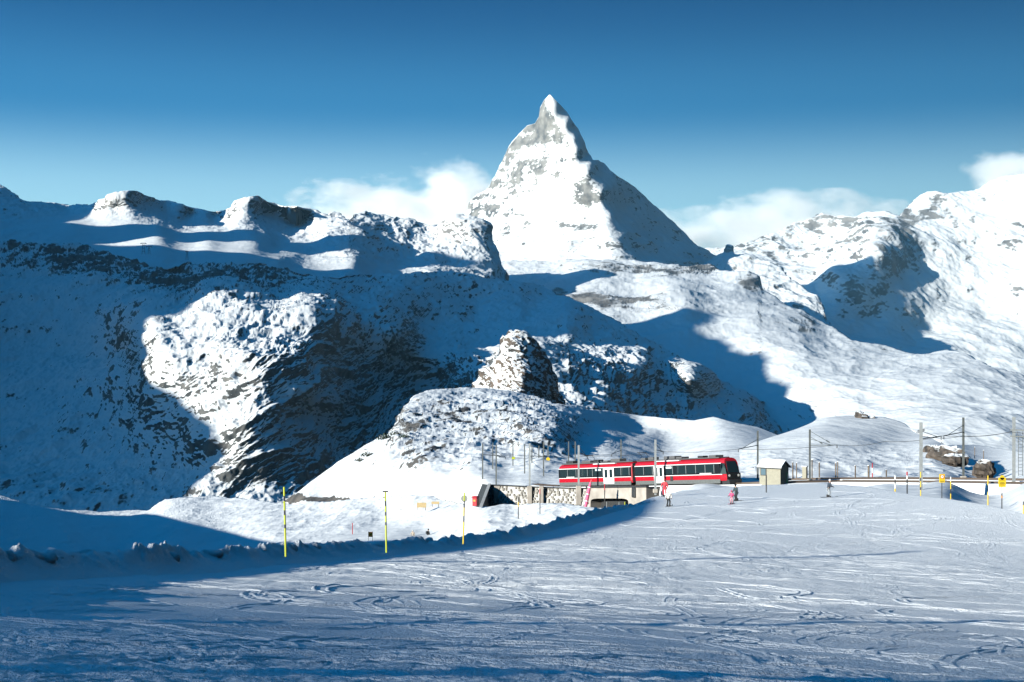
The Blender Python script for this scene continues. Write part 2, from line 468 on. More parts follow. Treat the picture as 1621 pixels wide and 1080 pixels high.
sheet('upper_left_ridge',
    [(-80, 262), (0, 295), (14, 303), (30, 315), (42, 320), (60, 322), (85, 322), (110, 327), (140, 325), (160, 318), (185, 309), (205, 304), (216, 304), (232, 311), (255, 319), (270, 321), (290, 325), (310, 332), (330, 335), (352, 334), (366, 328), (370, 319), (385, 315), (400, 310),
     (408, 310), (425, 320), (445, 326), (470, 327), (490, 332), (508, 340), (520, 342), (528, 336), (540, 340), (552, 352), (560, 340), (575, 336), (588, 340), (600, 344), (618, 350), (636, 352), (655, 356), (672, 360), (684, 364), (693, 362), (702, 352), (712, 345), (730, 345), (745, 349), (758, 353), (768, 360), (776, 376), (784, 400), (792, 425), (800, 445)],
    [(-80, 440), (0, 435), (300, 440), (500, 455), (700, 470), (800, 470)],
    [(-80, 262, 6800), (0, 297, 6700), (60, 322, 6700), (110, 327, 6900), (205, 304, 6150), (170, 314, 6100), (290, 325, 6900), (330, 335, 7000), (400, 310, 6550), (470, 327, 6600), (528, 336, 6900), (575, 336, 7050), (655, 356, 7200), (684, 364, 7200), (700, 349, 7100), (720, 345, 6950), (760, 358, 6900), (785, 400, 6800), (800, 445, 6500),
     (-80, 340, 5900), (0, 340, 6000), (60, 350, 5900), (150, 345, 6050), (185, 335, 6100), (110, 352, 5800), (230, 350, 5900), (250, 362, 5500), (215, 318, 6250), (235, 328, 6550), (262, 338, 6800), (300, 347, 7000), (345, 345, 7100), (372, 328, 6500), (385, 338, 6450), (425, 340, 6850), (470, 345, 7050), (300, 365, 6000), (140, 385, 5050), (210, 378, 5150), (260, 382, 5050), (380, 405, 4800), (330, 380, 5300), (400, 362, 6100), (405, 388, 5300), (440, 396, 5600), (490, 396, 5900), (440, 412, 4900), (560, 420, 5200), (680, 436, 5500), (540, 400, 5700), (600, 390, 6500), (650, 405, 6500), (720, 400, 6600), (740, 425, 6200),
     (-80, 440, 4300), (0, 400, 4900), (100, 398, 4700), (300, 440, 4300), (500, 455, 4500), (700, 470, 5000), (800, 470, 5800)],
    1.2, M_far, relief_upper, 0.28, 0.36, bias=[(480, 382, 50, 16, 0.3), (395, 326, 22, 9, 0.25), (300, 328, 22, 8, 0.2), (20, 345, 40, 20, 0.3), (185, 335, 25, 8, 0.3), (600, 375, 50, 18, 0.08), (730, 385, 30, 20, 0.05), (440, 355, 40, 10, 0.1), (720, 352, 40, 10, -0.2), (778, 395, 26, 40, -0.45), (440, 330, 50, 10, -0.25), (250, 325, 40, 8, -0.25)],
    back=(900, 700), noise=(110, 0.55), rock_scale=(1, 1, 1.5), soft=0.10)

# --- the big mountainside across the valley: dark lip, shaded bowl, sunlit rock dome, spurs to the right
def relief_side(P, px, py):
    dome = np.clip(blobs(px, py, [(400, 600, 150, 120, 1.0), (560, 620, 110, 110, 1.0), (480, 740, 200, 60, 1.0)]), 0, 1)
    lip = np.clip(blobs(px, py, [(120, 410, 130, 30, 1), (300, 435, 120, 40, 1), (420, 430, 90, 24, .7), (0, 400, 60, 22, 0.7)]), 0, 1)
    spur = np.clip(blobs(px, py, [(920, 600, 60, 60, 1), (1010, 610, 90, 45, 1), (740, 580, 70, 30, 1)]), 0, 1)
    tilt = P[:, 2] * 0.75 - P[:, 0] * 0.62
    along = P[:, 0] * 0.75 + P[:, 2] * 0.62
    warp = 60 * fbm(P, 240, 3, 0.5, 57, scale=(1, .4, 1))
    strata = fbm(np.stack([along * 0.42, P[:, 1] * 0.2, (tilt + warp) * 1.25], 1), 78, 5, 0.62, 52, True)
    crag = fbm(P, 110, 5, 0.60, 53, True, scale=(1.0, .35, 1.0))
    fold = fbm(np.stack([P[:, 0], P[:, 1] * 0.4, P[:, 2] * 0.8], 1), 95, 4, 0.55, 58, True)
    d = 48 * fbm(P, 620, 4, 0.5, 51, scale=(1, .6, 1)) + 11 * strata * (0.2 + 1.0 * dome + 0.7 * spur) + 16 * crag * (0.15 + 1.2 * lip + 0.3 * dome + 0.8 * spur) + 7 * fold + 5 * fbm(P, 34, 4, 0.6, 54, scale=(1, .4, 1))
    ex = 0.24 * dome * strata + 0.34 * lip * (0.35 + crag) + 0.14 * spur * strata + 0.20 - 0.08 * spur + 0.14 * fold
    return d, ex

sheet('shaded_mountainside',
    [(-80, 384), (0, 388), (60, 392), (95, 392), (120, 386), (150, 393), (200, 403), (240, 412), (262, 415), (300, 408), (350, 408), (420, 411), (470, 420), (520, 430), (600, 436), (660, 440), (700, 433), (740, 435), (770, 440), (790, 438), (830, 444), (860, 450), (890, 462), (920, 474), (960, 498), (1000, 520), (1040, 545), (1100, 583),
     (1140, 605), (1180, 622), (1220, 640), (1260, 660), (1330, 690)],
    [(-80, 900), (250, 900), (470, 870), (600, 800), (700, 720), (900, 730), (1100, 740), (1330, 750)],
    [(-80, 386, 4100), (120, 388, 4100), (260, 415, 3900), (420, 411, 4200), (600, 437, 4700), (740, 436, 5200), (830, 444, 5400), (890, 462, 5300), (960, 498, 5000), (1040, 545, 4600), (1140, 605, 4150), (1200, 632, 4200), (1260, 660, 4500), (1330, 690, 4700),
     (-80, 480, 3300), (100, 470, 3350), (300, 470, 3300), (450, 460, 3500), (600, 470, 3700), (750, 500, 4500), (680, 500, 4100), (850, 490, 4700), (-80, 600, 2750), (100, 600, 2750), (200, 560, 2800),
     (240, 530, 2500), (330, 500, 2620), (400, 497, 2680), (470, 492, 2750), (520, 515, 2700), (235, 590, 2350), (330, 560, 2330), (400, 560, 2280), (460, 560, 2330), (500, 560, 2400), (540, 560, 2850), (330, 620, 2200), (400, 640, 2130), (440, 660, 2150), (480, 650, 2300), (510, 620, 2330), (420, 700, 2080), (380, 700, 2050),
     (570, 550, 3050), (560, 600, 2900), (620, 580, 3250), (660, 590, 3380), (620, 620, 3150), (540, 660, 2650), (600, 660, 3000), (570, 710, 2650), (480, 740, 2200), (520, 770, 2250),
     (470, 474, 3050), (560, 500, 3150), (640, 520, 3300), (720, 545, 3350), (690, 610, 3250), (760, 600, 2850), (740, 640, 2700), (800, 540, 3400), (780, 580, 3000),
     (840, 525, 3500), (900, 515, 3750), (960, 548, 3650), (1020, 570, 3550), (1090, 605, 3400), (850, 560, 2900), (900, 565, 3250), (880, 600, 2500), (950, 590, 3050), (1020, 600, 3400), (1075, 620, 3600), (940, 640, 2350), (1000, 640, 2750), (1060, 650, 3150), (1110, 655, 3400), (1150, 645, 3750), (1200, 660, 4100), (890, 680, 2000), (1000, 690, 2400), (1180, 680, 3500), (1100, 690, 2850), (1260, 690, 4100), (1330, 720, 4000),
     (-80, 700, 2350), (100, 700, 2300), (200, 700, 2250), (300, 720, 2100), (-80, 790, 2050), (100, 800, 2000), (250, 800, 1950), (400, 790, 1950), (470, 800, 1950), (-80, 830, 1900), (250, 830, 1850), (-80, 900, 1700), (250, 900, 1700), (470, 870, 1750), (600, 800, 2200), (600, 740, 2500), (700, 660, 2900)],
    1.15, M_mid, relief_side, 0.30, 0.36,
    bias=[(120, 410, 60, 16, 0.25), (300, 435, 90, 22, 0.3), (265, 430, 30, 20, 0.2), (180, 405, 80, 14, 0.15), (420, 425, 50, 10, 0.25), (505, 600, 30, 60, 0.34), (520, 540, 22, 30, 0.3), (460, 690, 60, 25, 0.15), (420, 730, 90, 25, 0.15), (480, 760, 70, 22, 0.35), (400, 765, 60, 14, 0.3), (230, 790, 160, 20, 0.2), (40, 790, 80, 20, 0.15),
          (250, 545, 20, 25, 0.15), (930, 590, 40, 26, 0.22), (985, 612, 50, 18, 0.15), (720, 440, 60, 6, 0.25), (600, 440, 60, 8, 0.15), (520, 435, 50, 8, 0.2), (600, 600, 60, 50, 0.14), (560, 720, 60, 40, 0.1),
          (350, 530, 90, 30, -0.45), (380, 620, 80, 70, -0.30), (900, 500, 160, 30, -0.2), (1150, 640, 60, 30, -0.1), (640, 500, 120, 25, -0.05), (100, 520, 150, 60, -0.1), (150, 650, 130, 60, -0.05)],
    back=(900, 500), noise=(30, 0.85), rock_scale=(0.8, 0.3, 1.5), soft=0.2)

# --- rock knob above the railway
def relief_knob(P, px, py):
    tilt = P[:, 2] + P[:, 0] * 1.1
    st = fbm(np.stack([P[:, 0] * 0.5, P[:, 1] * 0.5, tilt], 1), 26, 5, 0.6, 61, True)
    return 4.0 * st + 3.2 * fbm(P, 30, 5, 0.6, 62, True) + 1.5 * fbm(P, 8, 3, 0.6, 63), 0.12 * st

sheet('rock_knob',
    [(735, 640), (752, 612), (758, 598), (762, 590), (775, 583), (785, 580), (790, 566), (797, 548), (800, 536), (808, 530), (818, 527), (828, 530), (840, 538), (852, 547), (862, 563), (868, 585), (876, 600), (880, 620), (888, 636), (905, 660)],
    [(735, 660), (905, 690)],
    [(735, 640, 1010), (752, 612, 1010), (775, 583, 1010), (800, 536, 1020), (820, 527, 1020), (862, 563, 1050), (880, 620, 1055), (905, 660, 1060), (760, 640, 960), (790, 610, 975), (800, 580, 985), (815, 560, 990), (825, 600, 955), (835, 580, 975), (845, 620, 965), (850, 580, 1005), (865, 620, 1000), (820, 650, 920), (905, 690, 960), (735, 660, 960)],
    0.8, M_knob, relief_knob, 0.32, 0.4, bias=[(850, 590, 30, 45, 0.3), (812, 575, 22, 40, 0.2), (775, 610, 20, 20, 0.0)], back=(60, 60), noise=(12, 0.6), soft=0.08)

# --- hill behind the railway, the railway bench and the ground round the underpass
def relief_hill(P, px, py):
    up = smooth(765, 735, py) * smooth(1260, 1120, px)
    rockz = np.clip(blobs(px, py, [(720, 660, 90, 40, 1), (820, 660, 90, 40, 1), (700, 720, 60, 30, .9), (860, 700, 80, 40, .7), (640, 690, 40, 40, .8)]), 0, 1)
    sc = (1.0, 0.34, 1.5)
    big = fbm(P, 60, 4, 0.52, 71, scale=sc)
    crag = fbm(P, 17, 4, 0.6, 72, True, scale=sc)
    fine = fbm(P, 7, 3, 0.6, 74, scale=sc)
    d = (2.4 * big + 1.5 * crag * (0.12 + rockz) + 0.8 * fine * (0.3 + rockz)) * up
    low = (1 - up)
    d = d + low * (0.25 * fbm(P, 9, 4, 0.5, 73, scale=sc) + 0.5 * smooth(600, 740, py) * blobs(px, py, [(560, 790, 120, 12, 1)]) * fbm(P, 14, 4, 0.6, 75, True, scale=sc))
    return d, up * (0.12 + 0.20 * rockz + 0.1 * rockz * crag) - 0.25 * low

sheet('rail_hill',
    [(380, 815), (440, 800), (470, 780), (510, 750), (545, 725), (575, 706), (605, 690), (622, 676), (632, 660), (640, 645), (655, 629), (672, 620), (690, 616), (730, 613), (780, 613), (830, 622), (880, 640), (930, 650), (1000, 657), (1060, 664), (1100, 668), (1130, 662), (1160, 668), (1200, 676), (1240, 692),
     (1300, 700), (1400, 706), (1480, 704), (1540, 704), (1621, 716), (1720, 722)],
    [(380, 830), (600, 812), (760, 812), (1000, 812), (1200, 790), (1400, 800), (1500, 815), (1720, 850)],
    [(380, 830, 520), (600, 815, 335), (740, 812, 262), (800, 812, 246), (840, 812, 238), (880, 812, 230), (940, 812, 234), (1000, 806, 216), (1200, 790, 178), (1300, 790, 170), (1400, 795, 146), (1060, 790, 194), (1100, 778, 182), (1200, 768, 188), (1300, 763, 185), (1400, 766, 172), (1500, 765, 168), (1621, 764, 165), (1720, 766, 163), (1440, 790, 140), (1500, 806, 131), (1621, 825, 124), (1720, 852, 114),
     (770, 766, 256), (800, 766, 252), (830, 764, 247), (890, 764, 242), (1000, 762, 234), (1100, 760, 212), (1200, 757, 205), (1320, 755, 205), (1500, 755, 190), (1621, 752, 185), (770, 752, 262), (880, 748, 275), (1000, 742, 270),
     (470, 780, 450), (440, 800, 480), (545, 725, 470), (622, 676, 520), (655, 629, 660), (690, 616, 720), (780, 613, 760), (830, 622, 770), (930, 650, 700), (1060, 664, 690), (1130, 662, 660), (1240, 692, 560), (1400, 706, 560), (1540, 704, 600), (1720, 722, 520), (1600, 735, 320),
     (560, 770, 410), (600, 740, 400), (660, 740, 340), (700, 680, 480), (740, 650, 580), (800, 690, 430), (820, 650, 560), (870, 660, 560), (740, 720, 350), (800, 740, 300), (870, 690, 400), (930, 690, 550), (1000, 690, 640), (1060, 690, 700), (960, 710, 400), (1060, 715, 520), (1100, 695, 600), (1120, 715, 400), (1100, 735, 290), (1180, 700, 440), (1200, 730, 280), (680, 780, 290), (600, 790, 345), (520, 795, 420)],
    0.9, M_hill, relief_hill, 0.26, 0.36,
    bias=[(640, 690, 25, 30, 0.2), (720, 655, 60, 20, 0.2), (690, 735, 40, 22, 0.22), (820, 690, 60, 20, 0.15), (900, 720, 40, 12, 0.2), (440, 788, 80, 8, 1.5), (520, 791, 40, 5, 1.0), (1130, 680, 60, 14, 0.06), (1060, 700, 60, 30, -0.1),
          (560, 760, 60, 20, -0.15), (1120, 690, 50, 10, 0.1), (1300, 720, 80, 10, 0.1), (620, 750, 30, 20, -0.1)],
    back=(120, 50), noise=(6.5, 0.8), rock_scale=(1, 0.34, 1.5))

# --- rounded hillock at the right with an outcrop
def relief_knoll(P, px, py):
    low = smooth(690, 730, py)
    return 1.3 * fbm(P, 45, 3, 0.5, 81) + 0.7 * low * fbm(P, 12, 4, 0.6, 82, True, scale=(1, .35, 1.4)), 0.06 * low

sheet('right_knoll',
    [(1170, 712), (1190, 701), (1215, 693), (1240, 684), (1270, 672), (1300, 663), (1330, 660), (1360, 660), (1400, 664), (1430, 672), (1460, 684), (1490, 697), (1515, 712), (1540, 730), (1565, 750), (1575, 760)],
    [(1170, 770), (1575, 770)],
    [(1170, 712, 300), (1240, 684, 325), (1330, 660, 350), (1400, 664, 350), (1460, 684, 325), (1515, 712, 285), (1575, 760, 225), (1300, 690, 300), (1400, 690, 310), (1250, 720, 262), (1320, 725, 255), (1400, 715, 285), (1440, 720, 270), (1480, 715, 268), (1400, 745, 222), (1450, 740, 228), (1520, 745, 225), (1300, 755, 218), (1200, 755, 218), (1170, 770, 210), (1575, 770, 215)],
    0.9, M_hill, relief_knoll, 0.24, 0.36,
    bias=[(1490, 722, 26, 8, 0.75), (1560, 745, 18, 8, 0.5), (1360, 658, 14, 4, 0.35), (1330, 735, 60, 12, 0.14), (1290, 715, 50, 8, 0.15), (1210, 735, 30, 16, 0.12), (1380, 690, 70, 20, -0.3)],
    back=(60, 30), noise=(8, 0.5), rock_scale=(1, .34, 1.4))

# --- ground falling to the valley at lower left, with the ski road
def relief_low(P, px, py):
    d = 1.3 * fbm(P, 40, 4, 0.5, 101, scale=(1, .4, 1.3)) + 0.45 * fbm(P, 10, 4, 0.6, 102, True, scale=(1, .35, 1.3))
    road = np.clip(blobs(px, py, [(640, 840, 90, 16, 1), (720, 815, 50, 14, 1), (560, 852, 90, 8, .8)]), 0, 1)
    return d * (1 - 0.8 * road) , -0.3 * road

sheet('lower_slope',
    [(-80, 778), (0, 783), (20, 790), (40, 797), (75, 803), (110, 808), (160, 809), (235, 808), (245, 800), (262, 790), (290, 787), (330, 785), (380, 789), (440, 797), (480, 800), (540, 792), (600, 786), (640, 784), (690, 786), (730, 797), (760, 806), (800, 800), (860, 799), (930, 803), (1000, 806), (1040, 800)],
    [(-80, 905), (0, 905), (400, 895), (700, 880), (900, 850), (1040, 820)],
    [(-80, 905, 235), (0, 895, 240), (200, 890, 245), (400, 880, 225), (560, 862, 205), (700, 852, 205), (820, 838, 188), (900, 830, 176), (1000, 812, 158), (1040, 804, 152),
     (-80, 778, 720), (0, 783, 700), (40, 797, 640), (110, 808, 600), (235, 808, 560), (262, 790, 580), (330, 785, 560), (440, 797, 430), (540, 792, 340), (640, 784, 285), (690, 786, 260), (760, 806, 216), (860, 799, 200), (930, 803, 190), (1000, 806, 178),
     (0, 840, 390), (100, 840, 400), (250, 840, 370), (350, 830, 370), (430, 850, 260), (430, 820, 340), (520, 835, 260), (520, 815, 310), (600, 820, 265), (600, 845, 222), (660, 805, 250), (680, 840, 222), (700, 820, 226), (740, 830, 208), (800, 820, 202), (860, 815, 194)],
    0.9, M_hill, relief_low, 0.26, 0.36,
    bias=[(490, 832, 40, 6, 0.45), (20, 880, 30, 8, 0.2), (250, 795, 20, 6, 0.3), (845, 822, 16, 5, 0.35), (560, 815, 50, 6, 0.15), (250, 850, 200, 30, -0.3)],
    back=(40, 40), noise=(6, 0.5), rock_scale=(1, .34, 1.4))

# --- groomed slope in front, with ski tracks
def slope_ground():
    ctrl = [(-380, 1112, 4.6), (2050, 1112, 15.0), (-380, 1000, 11.8), (2050, 1000, 39), (-380, 975, 16), (2050, 940, 66), (2050, 900, 80), (2050, 880, 86), (-380, 1230, 2.6), (810, 1230, 4.2), (2050, 1230, 7.5),
            (-100, 1112, 5.6), (400, 1112, 7.0), (810, 1112, 8.4), (1250, 1112, 10.2), (1720, 1112, 12.6),
            (-100, 1050, 9.8), (400, 1050, 12.0), (810, 1050, 14.3), (1250, 1050, 17.2), (1720, 1050, 21),
            (-100, 1000, 15.0), (400, 1000, 18.6), (810, 1000, 22.4), (1250, 1000, 27), (1720, 1000, 33),
            (-100, 945, 29), (400, 940, 36), (810, 940, 44), (1250, 940, 53), (1720, 940, 64),
            (0, 930, 35), (200, 918, 42), (400, 902, 53), (600, 888, 63), (700, 880, 69), (810, 900, 66), (1250, 900, 73), (1720, 900, 79),
            (880, 848, 92), (970, 830, 105), (1060, 812, 119), (1000, 865, 90), (1250, 860, 92), (1600, 860, 93), (1720, 860, 93), (1250, 820, 113),
            (1060, 800, 127), (1200, 792, 136), (1312, 787, 129), (1420, 790, 121), (1621, 816, 109), (1720, 834, 102),
            (1050, 784, 150), (1180, 770, 168), (1300, 766, 172), (1400, 776, 150), (980, 812, 130), (1000, 800, 146)]
    fld = SmoothField(ctrl)
    top = [(-380, 975), (-100, 938), (0, 925), (200, 915), (400, 900), (600, 884), (800, 856), (900, 834), (960, 814), (1000, 800), (1030, 788), (1080, 777), (1180, 769), (1300, 765), (1370, 770), (1420, 779), (1460, 786), (1500, 790), (1560, 799), (1621, 813), (1720, 832), (2050, 880)]
    xs = np.concatenate([np.linspace(-380, -106, 40), np.arange(-100, 1720.1, 1.1), np.linspace(1726, 2050, 46)])
    ty = poly(top, xs)
    t = np.linspace(0, 1, 400)[:, None]
    t = np.concatenate([np.linspace(-0.45, -0.02, 30)[:, None], t])
    py = 1112 + (ty - 1112) * t
    px = np.broadcast_to(xs, py.shape)
    P = at(px, py, fld(px, py))
    nb = 8
    kk = np.linspace(0, 1, nb + 1)[1:, None]
    Bk = np.repeat(P[-1:], nb, 0)
    Bk[..., 0] *= 1 + kk * 6 / P[-1:, :, 1]
    Bk[..., 1] += kk * 6
    Bk[..., 2] -= 2.2 * kk ** 1.4
    P = np.concatenate([P, Bk], 0)
    p = P.reshape(-1, 3)
    p[:, 2] += 0
    q = p.copy()
    q[:, 2] = 0
    Y = q[:, 1]
    Q = rot_z(q, 35)
    h = 0.14 * fbm(q, 9.0, 2, 0.5, 111, scale=(1, .5, 1)) * smooth(160, 60, Y)
    h += 0.035 * fbm(Q, 1.7, 2, 0.6, 112, scale=(0.45, 1.2, 1)) * smooth(80, 40, Y)
    churn = 0.45 + 0.75 * smooth(-0.25, 0.35, fbm(Q, 5.0, 3, 0.6, 115, scale=(0.35, 1.0, 1)))
    h += 0.020 * churn * fbm(q, 0.42, 2, 0.6, 113) * smooth(36, 18, Y) + 0.016 * churn * smooth(26, 12, Y) * fbm(q, 0.13, 2, 0.7, 114)
    h += 0.045 * churn * fbm(q, 0.8, 2, 0.6, 117, scale=(1, .35, 1)) * smooth(30, 45, Y) * smooth(120, 70, Y)
    # ski tracks: shallow ploughed arcs with a raised lip, crossing the slope every way
    r = np.random.default_rng(21)
    tracks = []
    for k in range(0):
        yy = 9 + 24 * r.random()
        xx = (r.random() * 2 - 1) * 0.40 * yy
        ang = r.normal(0.5, 0.8)
        L = 2.5 + 14 * r.random() * (0.4 + yy / 50)
        cur = r.normal(0, 1.7) / L
        wdt = 0.03 + 0.02 * r.random() + 0.0018 * yy
        dep = 0.010 + 0.018 * r.random()
        tracks.append((xx, yy, ang, L, cur, wdt, dep))
    for (cx, cy, ang, L, cur, w, dep) in tracks:
        s = np.linspace(-0.5, 0.5, 60) * L
        th = ang + cur * s + 0.12 * np.sin(s * 1.3)
        ds = s[1] - s[0]
        X = cx + np.cumsum(np.cos(th)) * ds - np.sum(np.cos(th)) * ds / 2
        Yt = cy + np.cumsum(np.sin(th)) * ds - np.sum(np.sin(th)) * ds / 2
        m = np.where((q[:, 0] > X.min() - .4) & (q[:, 0] < X.max() + .4) & (Y > Yt.min() - .4) & (Y < Yt.max() + .4))[0]
        if not len(m):
            continue
        best = np.full(len(m), 9.0)
        sid = np.zeros(len(m))
        fade = np.zeros(len(m))
        for j in range(60):
            dx, dy = q[m, 0] - X[j], Y[m] - Yt[j]
            d2 = dx * dx + dy * dy
            c = d2 < best
            best = np.where(c, d2, best)
            sid = np.where(c, -dx * math.sin(th[j]) + dy * math.cos(th[j]), sid)
            fade = np.where(c, 1 - abs(2 * j / 59 - 1) ** 3, fade)
        dist = np.sqrt(best)
        for off in ((0.0, 0.32) if w < 0.16 else (0.0,)):
            e = np.abs(sid - off) / w
            ok = dist < off + 3 * w + ds
            prof = -np.exp(-e * e) + 0.75 * np.exp(-((sid - off - 1.7 * w) / w) ** 2)
            h[m] += dep * fade * prof * ok
    d = h.reshape(P.shape[:2])
    P[..., 2] += d
    return P, fld

m = bpy.data.materials.new('groomed_snow')
m.use_nodes = True
n_, l_ = m.node_tree.nodes, m.node_tree.links
b_ = n_['Principled BSDF']
b_.inputs['Base Color'].default_value = (0.86, 0.88, 0.90, 1)
b_.inputs['Roughness'].default_value = 0.55
b_.inputs['Specular IOR Level'].default_value = 0.35
tc_ = n_.new('ShaderNodeTexCoord')
bumps = None
for sc_, dist_ in ((1.6, 0.07), (7.0, 0.085), (24.0, 0.04)):
    t_ = n_.new('ShaderNodeTexNoise')
    t_.inputs['Scale'].default_value = sc_
    t_.inputs['Detail'].default_value = 4
    t_.inputs['Roughness'].default_value = 0.65
    l_.new(tc_.outputs['Object'], t_.inputs['Vector'])
    bp_ = n_.new('ShaderNodeBump')
    bp_.inputs['Distance'].default_value = dist_
    l_.new(t_.outputs['Fac'], bp_.inputs['Height'])
    if bumps is not None:
        l_.new(bumps.outputs['Normal'], bp_.inputs['Normal'])
    bumps = bp_
l_.new(bumps.outputs['Normal'], b_.inputs['Normal'])
M_piste = m

Pp, slope_field = slope_ground()
grid_mesh('ski_slope', Pp, M_piste)

# --- ploughed snow bank along the left edge of the slope
def snow_bank():
    xs = np.concatenate([np.linspace(-380, -122, 120), np.linspace(-120, 1040, 1500)])
    base_y = poly([(-380, 976), (-120, 940), (0, 926), (200, 916), (400, 902), (600, 886), (700, 877), (800, 862), (900, 838), (960, 820), (1040, 800)], xs)
    crest_y = poly([(-380, 925), (-120, 900), (0, 889), (60, 886), (130, 884), (200, 886), (300, 884), (400, 875), (500, 868), (600, 866), (700, 858), (800, 846), (880, 830), (940, 812), (985, 804), (1040, 799)], xs)
    Yb = slope_field(xs, base_y)
    Yc = Yb * 1.06 + 1.0
    A, C = at(xs, base_y + 4, Yb), at(xs, crest_y, Yc)
    rows = []
    for s in np.linspace(0, 1, 26):
        e = s ** 0.8
        R = A * (1 - s) + C * s
        R[:, 2] = A[:, 2] * (1 - e) + C[:, 2] * e
        rows.append(R)
    for s in np.linspace(0.08, 1, 14):
        R = C.copy()
        R[:, 0] *= 1 + s * 5 / C[:, 1]
        R[:, 1] += 5 * s
        R[:, 2] -= 3.2 * s ** 1.3 - 0.12 * math.sin(min(1, s * 4) * math.pi)
        rows.append(R)
    P = np.stack(rows, 0)
    s = np.concatenate([np.linspace(0, 1, 26), 1 + np.linspace(0.08, 1, 14)])[:, None]
    p = P.reshape(-1, 3)
    top = np.exp(-((s - 1.0) / 0.35) ** 2)
    lum = fbm(p, 2.6, 4, 0.55, 121).reshape(P.shape[:2])
    ch = np.clip(fbm(p, 1.1, 3, 0.5, 122).reshape(P.shape[:2]), 0, 1)
    up = 0.28 * lum * (0.3 + top) + 0.40 * ch * top + 0.22 * top
    up *= smooth(0, 0.15, s)
    face = 0.16 * fbm(p, 1.2, 4, 0.6, 123, True, scale=(1, 1, .3)).reshape(P.shape[:2]) * smooth(0, .3, s) * smooth(1.3, .8, s)
    P[..., 2] += up
    P[..., 1] -= face
    return P

grid_mesh('snow_bank', snow_bank(), M_piste)

# --- ski tracks: thin ploughed-up lines of snow winding over the slope
def slope_height(x, Y):
    col = np.clip(np.round((x / Y * F + CX + 100) / 1.1).astype(int) + 40, 0, Pp.shape[1] - 1)
    out_ = np.empty(len(x))
    for i, c in enumerate(col):
        out_[i] = np.interp(Y[i], Pp[:, c, 1], Pp[:, c, 2])
    return out_

def ski_tracks():
    r = np.random.default_rng(33)
    VS, FS, k0 = [], [], 0
    for k in range(420):
        yy = 9 + 120 * r.random() ** 1.25
        xx = (r.random() * 2 - 0.95) * 0.40 * yy
        base = r.choice([0.9, 1.3, 1.6, 2.0, 2.3]) + r.normal(0, 0.35)
        L = (3 + 13 * r.random()) * (0.6 + yy / 60)
        n = 70
        s = np.linspace(0, L, n)
        th = base + r.normal(1.0, 0.4) * np.sin(s / (1.6 + 3.5 * r.random() + 0.02 * yy) + 6.28 * r.random()) + r.normal(0, 0.03) * s
        X = xx + np.cumsum(np.cos(th)) * (s[1] - s[0])
        Y = yy + np.cumsum(np.sin(th)) * (s[1] - s[0])
        w = 0.030 + 0.025 * r.random() + 0.0008 * yy
        hgt = (0.008 + 0.017 * r.random() ** 1.5 + 0.0002 * yy) * (1.5 if yy < 45 else 1.0)
        for off in (0.0, 0.22 + 0.25 * r.random()):
            x = X - np.sin(th) * off
            y = Y + np.cos(th) * off
            col = (np.clip(x / np.maximum(y, 1) * F + CX, -95, 1715) + 100) / 1.1
            far = Pp[429, np.clip(col.astype(int) + 40, 0, Pp.shape[1] - 1), 1]
            ok = (y > 7.5) & (y < far - 3) & (np.abs(x / np.maximum(y, 1)) < 0.41)
            if off == 0.0 or True:
                run = np.where(ok)[0]
                if len(run) < 12:
                    continue
                a, b = run[0], run[0]
                while b + 1 < n and ok[b + 1]:
                    b += 1
            if b - a < 10:
                continue
            x, y, t = x[a:b + 1], y[a:b + 1], th[a:b + 1]
            z = slope_height(x, y)
            m = len(x)
            f = np.clip(np.minimum(np.arange(m), np.arange(m)[::-1]) / 8.0, 0, 1) * (0.55 + 0.45 * np.sin(np.arange(m) * 0.7 + k) * r.random())
            prof = ((-1.6, -0.9), (-0.5, 0.75), (0.1, 1.0), (0.6, 0.5), (1.7, -0.9))
            rows = np.stack([np.stack([x - np.sin(t) * w * o, y + np.cos(t) * w * o, z + hgt * f * q - 0.012 * (q < 0)], 1) for o, q in prof], 1)
            VS.append(rows.reshape(-1, 3))
            i = np.arange(m - 1)[:, None] * 5 + np.arange(4)[None] + k0
            FS.append(np.stack([i, i + 1, i + 6, i + 5], -1).reshape(-1, 4))
            k0 += m * 5
    v, f = np.concatenate(VS), np.concatenate(FS)
    me = bpy.data.meshes.new('ski_tracks')
    me.from_pydata(v.tolist(), [], f.tolist())
    me.polygons.foreach_set('use_smooth', [True] * len(f))
    me.materials.append(M_piste)
    o = bpy.data.objects.new('ski_tracks', me)
    COL.objects.link(o)
    o['kind'] = 'stuff'

ski_tracks()

P_ = np.array([[[-9000.0, -3000.0, -430.0], [12000.0, -3000.0, -430.0]], [[-9000.0, 15500.0, -430.0], [12000.0, 15500.0, -430.0]]])
grid_mesh('ground', P_, M_far)

gx_, gy_ = np.meshgrid(np.linspace(-60, -0.5, 90), np.linspace(-40, 30, 90))
P_ = np.stack([gx_, gy_, -0.6 - 0.2 * gy_ + 0.05 * gx_], -1)
P_[..., 2] += 0.08 * fbm(P_.reshape(-1, 3), 3.0, 3, 0.5, 301).reshape(gx_.shape) - 0.08
grid_mesh('snow_field', P_, M_piste)

# --- unseen ridges added on the left, crests shaped to shade valley side and slope
L_DIR = np.array([math.sin(az), math.cos(az)])           # the way the sunlight runs over the ground
L_PERP = np.array([L_DIR[1], -L_DIR[0]])
TAN_EL = math.tan(el)

